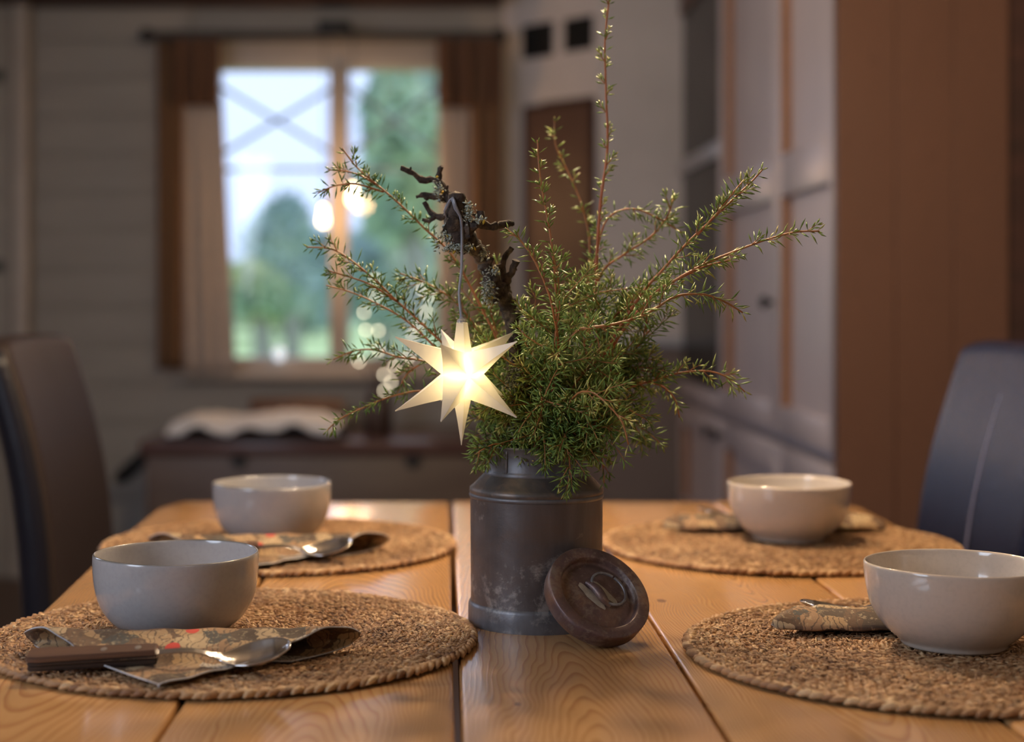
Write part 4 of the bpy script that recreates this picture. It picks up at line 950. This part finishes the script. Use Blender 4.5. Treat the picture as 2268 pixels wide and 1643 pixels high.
# ================================================================ JUNIPER
class Sprig:
    def __init__(s): s.n = []; s.stem = bmesh.new(); s.tint = []
    def shoot(s, pts, r0, r1, spacing, L, start=0.0, tone=.5, stemtone=.5, tight=0.0, dens=1.0):
        n = len(pts)
        if n < 2: return
        nv0 = len(s.stem.verts)
        tube_bm(pts, [r0 + (r1 - r0) * i / (n - 1) for i in range(n)], 5, s.stem, jitter=.08)
        s.tint += [min(1, max(0, stemtone + (1 - stemtone) * .6 * (k // 5) / n + random.uniform(-.05, .05))) for k in range(len(s.stem.verts) - nv0)]
        T, N = frames(pts); acc = 0; tot = sum((c - a).length for a, c in zip(pts, pts[1:])); done = 0; nxt = start * tot; rot = random.random() * 6
        for i in range(n - 1):
            seg = (pts[i + 1] - pts[i]).length
            while nxt <= done + seg:
                f = (nxt - done) / seg if seg > 0 else 0; p = pts[i].lerp(pts[i + 1], f); u_ = nxt / tot; B = T[i].cross(N[i])
                tipf = max(0, 1 - (tot - nxt) / .012)
                ang = R(random.gauss(66, 8)) * (1 - .62 * tipf) * (1 - tight * .4); LL_ = L * 1.62 * (1 - .45 * tipf) * random.uniform(.75, 1.15)
                for k in range(3):
                    if random.random() > dens: continue
                    a = rot + k * 2.094 + random.uniform(-.2, .2); rad = N[i] * math.cos(a) + B * math.sin(a)
                    d = (T[i] * math.cos(ang) + rad * math.sin(ang)).normalized()
                    s.n.append((p.x, p.y, p.z, d.x, d.y, d.z, LL_ * random.uniform(.85, 1.1), min(1, max(0, tone + .22 * tipf + random.gauss(0, .16)))))
                rot += 1.05; nxt += spacing * 1.6 * random.uniform(.75, 1.25) * (1 - .45 * tipf)
            done += seg
    def grow(s, p, d, length, bend, r, spacing, L, tone, tight=0.0, stemtone=.6, sub=0):
        n = max(4, int(length / .0045)); pts = [p.copy()]; d = d.normalized(); wob = Vector((random.uniform(-1, 1), random.uniform(-1, 1), random.uniform(-1, 1))) * .10
        for i in range(n):
            d = (d + bend / n + wob / n + Vector((random.gauss(0, 1), random.gauss(0, 1), random.gauss(0, 1))) * .035).normalized(); pts.append(pts[-1] + d * length / n)
        s.shoot(pts, r, r * .45, spacing, L, .08, tone, stemtone, tight)
        for _ in range(sub):
            i = random.randint(int(n * .25), max(int(n * .25), int(n * .8))); t_ = (pts[i + 1] - pts[i]).normalized(); ax = Vector((random.gauss(0, 1), random.gauss(0, 1), random.gauss(0, 1))).cross(t_).normalized()
            s.grow(pts[i], t_ * .75 + ax * .65, length * random.uniform(.25, .45), bend * .5, r * .6, spacing, L * .92, min(1, tone + .06), tight, .8)
    def build(s, label, grp='juniper sprigs in the milk can', name='juniper_sprig'):
        o = thing(name, label, 'juniper', (.0828, 1.4285, TZ + .15), 0, grp); off = np.array((.0828, 1.4285, TZ + .15))
        me = bpy.data.meshes.new('stem'); bmesh.ops.translate(s.stem, verts=s.stem.verts[:], vec=Vector(-off)); s.stem.to_mesh(me); s.stem.free()
        at = me.attributes.new('tint', 'FLOAT', 'POINT'); at.data.foreach_set('value', np.array(s.tint, dtype=np.float32)[:len(me.vertices)]); me.polygons.foreach_set('use_smooth', [True] * len(me.polygons))
        link('stem', me, o, M['stem'])
        a = np.array(s.n); p = a[:, :3] - off; d = a[:, 3:6]; L = a[:, 6:7]; n = len(a)
        ref = rng.normal(size=(n, 3)); s1 = np.cross(d, ref); s1 /= np.linalg.norm(s1, axis=1)[:, None]; s2 = np.cross(d, s1); w_ = .00100
        crv = s1 * L * rng.uniform(-.05, .05, (n, 1))
        mid = p + d * L * .58 + crv
        V = np.stack([p, mid + s1 * w_, mid - s1 * w_ * .5 + s2 * w_ * .62, mid - s1 * w_ * .5 - s2 * w_ * .62, p + d * L], 1)
        me = mesh_np('needles', V.reshape(-1, 3), [(np.array([(0, 2, 1), (0, 3, 2), (0, 1, 3), (4, 1, 2), (4, 2, 3), (4, 3, 1)]), 5, n)], np.repeat(a[:, 7], 5), smooth=False)
        link('needles', me, o, M['needle'])['kind'] = 'stuff'; return o
DOWN = Vector((0, 0, -1)); UP = Vector((0, 0, 1))
NC = [0]
def main_sprig(label, pts, r0, r1, t0=0.3, spacing=.0042, L=.0105, shoots=10, slen=(.014, .035), srange=(.3, .95), bend=0.15, tone=.5, stemtone=.45, droop=None, sub=0, extra=(), dens=.85, sp2=.0032, tight=0.0):
    s = Sprig(); q = catmull([P(*p) for p in pts], .005); s.shoot(q, r0 * .8, r1 * .85, spacing, L, t0, tone, stemtone, dens=dens)
    n = len(q)
    def side(q, cnt, slen, srange, ph=0.0):
        cnt = max(3, int(cnt * .62))
        n = len(q)
        for k in range(cnt):
            t_ = srange[0] + (srange[1] - srange[0]) * (k + random.uniform(.1, .9)) / cnt; i = min(n - 2, int(t_ * (n - 1))); tv = (q[i + 1] - q[i]).normalized()
            rv = Vector((random.gauss(0, 1), random.gauss(0, .7), random.gauss(0, 1))); rv = (rv - tv * rv.dot(tv)).normalized()
            ln = (slen[0] + (slen[1] - slen[0]) * random.random()) * (1.15 - .5 * t_)
            s.grow(q[i], tv * .72 + rv * .7, ln, tv * bend + (droop or Vector()), max(.0005, r1 * .7), sp2, L * .95, tone, tight, .7, sub)
    side(q, shoots, slen, srange)
    for (ep, er, ecnt, esl) in extra:
        e = catmull([P(*p) for p in ep], .005); s.shoot(e, er, er * .5, spacing, L, .05, tone, stemtone, dens=dens); side(e, ecnt, esl, (.1, .95))
    s.build(label); NC[0] += len(s.n)
S_ = main_sprig
S_('tallest upright juniper shoot, its tip cut by the top of the photo', [(1225, 1010, 1.43), (1290, 800, 1.44), (1318, 660, 1.45), (1322, 570, 1.45), (1330, 450, 1.45), (1345, 330, 1.45), (1342, 200, 1.45), (1340, 90, 1.45), (1350, -10, 1.45), (1352, -60, 1.45)], .0026, .0009, .42, .0105, .0075, 30, (.007, .015), (.48, .985), .35, .62, .3, dens=.6, tight=.5)
S_('thin upright juniper shoot just left of the tall one, sharp green tip', [(1200, 1000, 1.42), (1225, 800, 1.40), (1232, 680, 1.385), (1224, 560, 1.38), (1210, 470, 1.38), (1196, 390, 1.38), (1190, 310, 1.38)], .0016, .0008, .30, .0050, .0085, 22, (.005, .012), (.45, .98), .3, .5, .5, dens=.7, tight=.3)
S_('blurred upright juniper shoot leaning left behind the others', [(1230, 1000, 1.44), (1290, 750, 1.50), (1306, 560, 1.55), (1290, 460, 1.56), (1255, 375, 1.57), (1230, 320, 1.57), (1228, 258, 1.57)], .0016, .0009, .5, .0055, .0085, 16, (.006, .013), (.5, .99), .3, .5, .6, dens=.6)
S_('long juniper shoot rising to the upper right with twin tips', [(1240, 1010, 1.43), (1330, 800, 1.40), (1415, 660, 1.385), (1470, 595, 1.375), (1520, 540, 1.37), (1575, 488, 1.37), (1625, 440, 1.37), (1665, 402, 1.37), (1690, 374, 1.37)], .0024, .0009, .40, .0038, .0095, 26, (.008, .02), (.42, .97), .4, .62, .5, extra=[([(1545, 520, 1.37), (1590, 470, 1.362), (1625, 425, 1.36), (1650, 396, 1.36)], .0012, 8, (.006, .010))])
S_('long orange-stemmed juniper shoot reaching farthest right', [(1250, 1010, 1.43), (1350, 780, 1.40), (1440, 660, 1.38), (1500, 618, 1.37), (1570, 580, 1.365), (1650, 548, 1.365), (1700, 530, 1.365), (1760, 514, 1.365), (1815, 512, 1.365)], .0024, .0009, .42, .0048, .0095, 20, (.007, .016), (.45, .985), .4, .62, .5, extra=[([(1500, 618, 1.37), (1560, 590, 1.375), (1620, 575, 1.38)], .0012, 6, (.006, .012))])
S_('juniper shoot with a bushy green tip left of the glass cabinet', [(1245, 1000, 1.44), (1300, 740, 1.47), (1330, 610, 1.48), (1380, 565, 1.48), (1440, 525, 1.48), (1475, 485, 1.48), (1492, 440, 1.48)], .0020, .0009, .38, .0042, .0098, 22, (.010, .026), (.4, .99), .25, .5, .4)
S_('arching juniper shoot crossing the pale stove wall', [(1240, 1000, 1.44), (1300, 700, 1.48), (1326, 540, 1.48), (1350, 480, 1.48), (1400, 462, 1.48), (1455, 482, 1.48), (1510, 515, 1.48)], .0018, .0008, .5, .0040, .0095, 14, (.008, .02), (.5, .98), .2, .48, .5, DOWN * .25)
S_('thick orange-stemmed juniper shoot curving right at mid height', [(1235, 1000, 1.43), (1245, 860, 1.43), (1255, 770, 1.41), (1278, 733, 1.345), (1300, 727, 1.31), (1360, 718, 1.305), (1420, 700, 1.305), (1460, 678, 1.305), (1500, 655, 1.31), (1560, 652, 1.32), (1605, 668, 1.325), (1645, 692, 1.33)], .0028, .0009, .56, .0036, .0100, 20, (.010, .028), (.55, .97), .2, .55, .8, DOWN * .3)
S_('juniper shoot drooping to the right above the far right bowl', [(1250, 1010, 1.43), (1320, 900, 1.42), (1390, 860, 1.415), (1450, 842, 1.41), (1510, 825, 1.41), (1570, 822, 1.41), (1615, 838, 1.41), (1650, 868, 1.41)], .0018, .0008, .35, .0044, .0100, 18, (.010, .022), (.35, .97), .2, .55, .6, DOWN * .2, extra=[([(1400, 845, 1.44), (1460, 852, 1.45), (1495, 885, 1.45), (1505, 925, 1.45)], .0012, 7, (.008, .016))])
S_('juniper shoot hanging in front with a brown-tipped end below the others', [(1225, 960, 1.38), (1270, 880, 1.33), (1308, 868, 1.31), (1345, 895, 1.30), (1378, 935, 1.295), (1392, 985, 1.295)], .0016, .0008, .3, .0046, .0110, 10, (.008, .016), (.3, .95), .2, .72, .75, DOWN * .2)
S_('long juniper shoot rising to the upper left past the two bulbs', [(1180, 1010, 1.43), (1120, 800, 1.44), (1060, 670, 1.44), (1000, 565, 1.44), (940, 505, 1.44), (880, 447, 1.44), (830, 405, 1.44), (790, 370, 1.44), (758, 328, 1.44)], .0022, .0008, .50, .0046, .0080, 22, (.007, .016), (.5, .98), .35, .28, .6, extra=[([(832, 408, 1.44), (790, 385, 1.44), (755, 378, 1.44), (726, 376, 1.44)], .0010, 6, (.005, .010)), ([(850, 425, 1.44), (790, 408, 1.43), (740, 412, 1.43), (704, 428, 1.43)], .0010, 6, (.005, .010))])
S_('juniper shoot fanning to the left at the height of the lower bulb', [(1165, 1010, 1.43), (1090, 870, 1.44), (1010, 790, 1.44), (940, 722, 1.44), (880, 668, 1.44), (830, 620, 1.44), (780, 578, 1.44), (735, 552, 1.44), (678, 547, 1.44)], .0021, .0008, .40, .0044, .0088, 26, (.010, .022), (.4, .97), .35, .35, .6, extra=[([(880, 668, 1.44), (820, 630, 1.43), (770, 612, 1.43), (722, 598, 1.43)], .0011, 7, (.007, .013)), ([(985, 790, 1.44), (910, 718, 1.45), (850, 680, 1.45), (780, 648, 1.45), (722, 632, 1.45)], .0012, 10, (.008, .014))])
S_('juniper shoot pointing left beside the glowing star', [(1160, 1010, 1.43), (1080, 900, 1.45), (1000, 830, 1.46), (940, 800, 1.46), (880, 790, 1.46), (830, 775, 1.46), (785, 777, 1.46), (738, 796, 1.46)], .0017, .0008, .35, .0046, .0095, 20, (.010, .024), (.35, .95), .25, .32, .65, extra=[([(940, 800, 1.46), (900, 830, 1.46), (880, 870, 1.46)], .0009, 5, (.008, .014))])
S_('lowest left juniper shoot with an orange stem and hanging tip', [(1150, 1020, 1.43), (1080, 940, 1.44), (1000, 880, 1.44), (930, 866, 1.44), (860, 880, 1.44), (800, 905, 1.44), (750, 930, 1.44), (716, 962, 1.44)], .0016, .0007, .38, .0056, .0085, 14, (.006, .014), (.6, .99), .3, .32, .7, DOWN * .3)
S_('feathery juniper shoot left of the lichen branch above the star', [(1170, 1010, 1.43), (1110, 860, 1.45), (1060, 740, 1.46), (1010, 670, 1.46), (950, 630, 1.46), (885, 605, 1.46)], .0018, .0008, .30, .0038, .0105, 30, (.014, .034), (.3, .97), .2, .38, .6, sub=1)
S_('juniper shoot with a leaning fuzzy tip right beside the lichen branch', [(1190, 1000, 1.40), (1235, 800, 1.36), (1225, 690, 1.335), (1208, 630, 1.33), (1180, 570, 1.33), (1150, 530, 1.33), (1118, 505, 1.33)], .0018, .0010, .62, .0050, .0085, 12, (.006, .012), (.75, .99), .2, .5, .55)
S_('short juniper sprig spilling over the front rim of the milk can', [(1230, 985, 1.40), (1245, 960, 1.36), (1258, 1000, 1.352), (1262, 1045, 1.35), (1254, 1088, 1.352)], .0012, .0007, .1, .0030, .0105, 18, (.016, .034), (.1, .95), .2, .42, .8, DOWN * .5)
S_('juniper sprig hanging over the right rim of the milk can', [(1280, 985, 1.42), (1310, 960, 1.41), (1328, 990, 1.40), (1335, 1030, 1.40), (1338, 1070, 1.40)], .0012, .0006, .1, .0044, .0080, 8, (.010, .018), (.1, .9), .2, .3, .4, DOWN * .4)
S_('low juniper sprig sticking out left over the rim of the milk can', [(1150, 1000, 1.41), (1120, 985, 1.40), (1090, 985, 1.39), (1062, 1000, 1.385), (1045, 1015, 1.385)], .0012, .0006, .1, .0040, .0100, 12, (.014, .028), (.1, .9), .2, .45, .7, DOWN * .25)
# dense middle of the bunch
heads = [(1180, 700, 1.40), (1240, 640, 1.39), (1300, 640, 1.42), (1370, 690, 1.42), (1340, 780, 1.37), (1230, 760, 1.345), (1165, 820, 1.38), (1400, 800, 1.43), (1370, 880, 1.38), (1290, 900, 1.34), (1200, 880, 1.345), (1110, 880, 1.43), (1060, 800, 1.46), (1070, 680, 1.47), (1330, 950, 1.36), (1262, 950, 1.36), (1400, 910, 1.44), (1130, 940, 1.43), (1440, 730, 1.44), (1420, 620, 1.45), (1290, 820, 1.44), (1200, 800, 1.46)]
words = ['at the top of the bunch beside the lichen branch', 'at the foot of the tall shoot', 'just right of the tall shoot', 'on the upper right shoulder of the bunch', 'right of centre under the thick orange stem', 'in the front centre of the bunch', 'between the star and the middle of the bunch', 'bulging out on the right side of the bunch', 'low on the right front of the bunch', 'low in front by the brown-tipped shoot', 'low in front, above the can shoulder', 'behind the lower right spike of the star', 'behind the star at its left', 'behind the star cable on the upper left', 'low on the right above the can rim', 'hanging over the front rim of the can', 'farthest right at the bottom of the bunch', 'at the left end of the can rim', 'farthest right at mid height of the bunch', 'at the upper right under the twin tips', 'deep in the bunch on the right', 'deep in the bunch near the star']
for i, (x, y, d) in enumerate(heads):
    s = Sprig(); rt = P(1188 + (x - 1188) * .22 + random.uniform(-18, 18), 1010, 1.43 + (d - 1.43) * .3); e = P(x, y, d)
    m_ = rt.lerp(e, .5) + Vector((random.uniform(-.008, .008), random.uniform(-.01, .01), .012)); q = catmull([rt, m_, e], .005)
    s.shoot(q, .0015, .0008, .0034, .0098, .35, .55, .4)
    n = len(q); out = (e - P(1200, 900, 1.44)).normalized()
    for k in range(13):
        j = min(n - 2, int((.30 + .68 * k / 12) * (n - 1))); tv = (q[j + 1] - q[j]).normalized(); rv = Vector((random.gauss(0, 1), random.gauss(-.15, .8), random.gauss(0, 1))).normalized()
        low_ = max(0, (y - 800) / 160)
        s.grow(q[j], tv * .35 + rv * .8 + out * .35, random.uniform(.024, .052), UP * random.uniform(-.2, .25) + DOWN * low_ * .6, .0007, .0029, .0102, random.gauss(.50, .15), 0, .75, 1)
    s.build('dense green juniper sprig ' + words[i], 'dense juniper sprigs of the bunch'); NC[0] += len(s.n)
print('NEEDLES', NC[0])
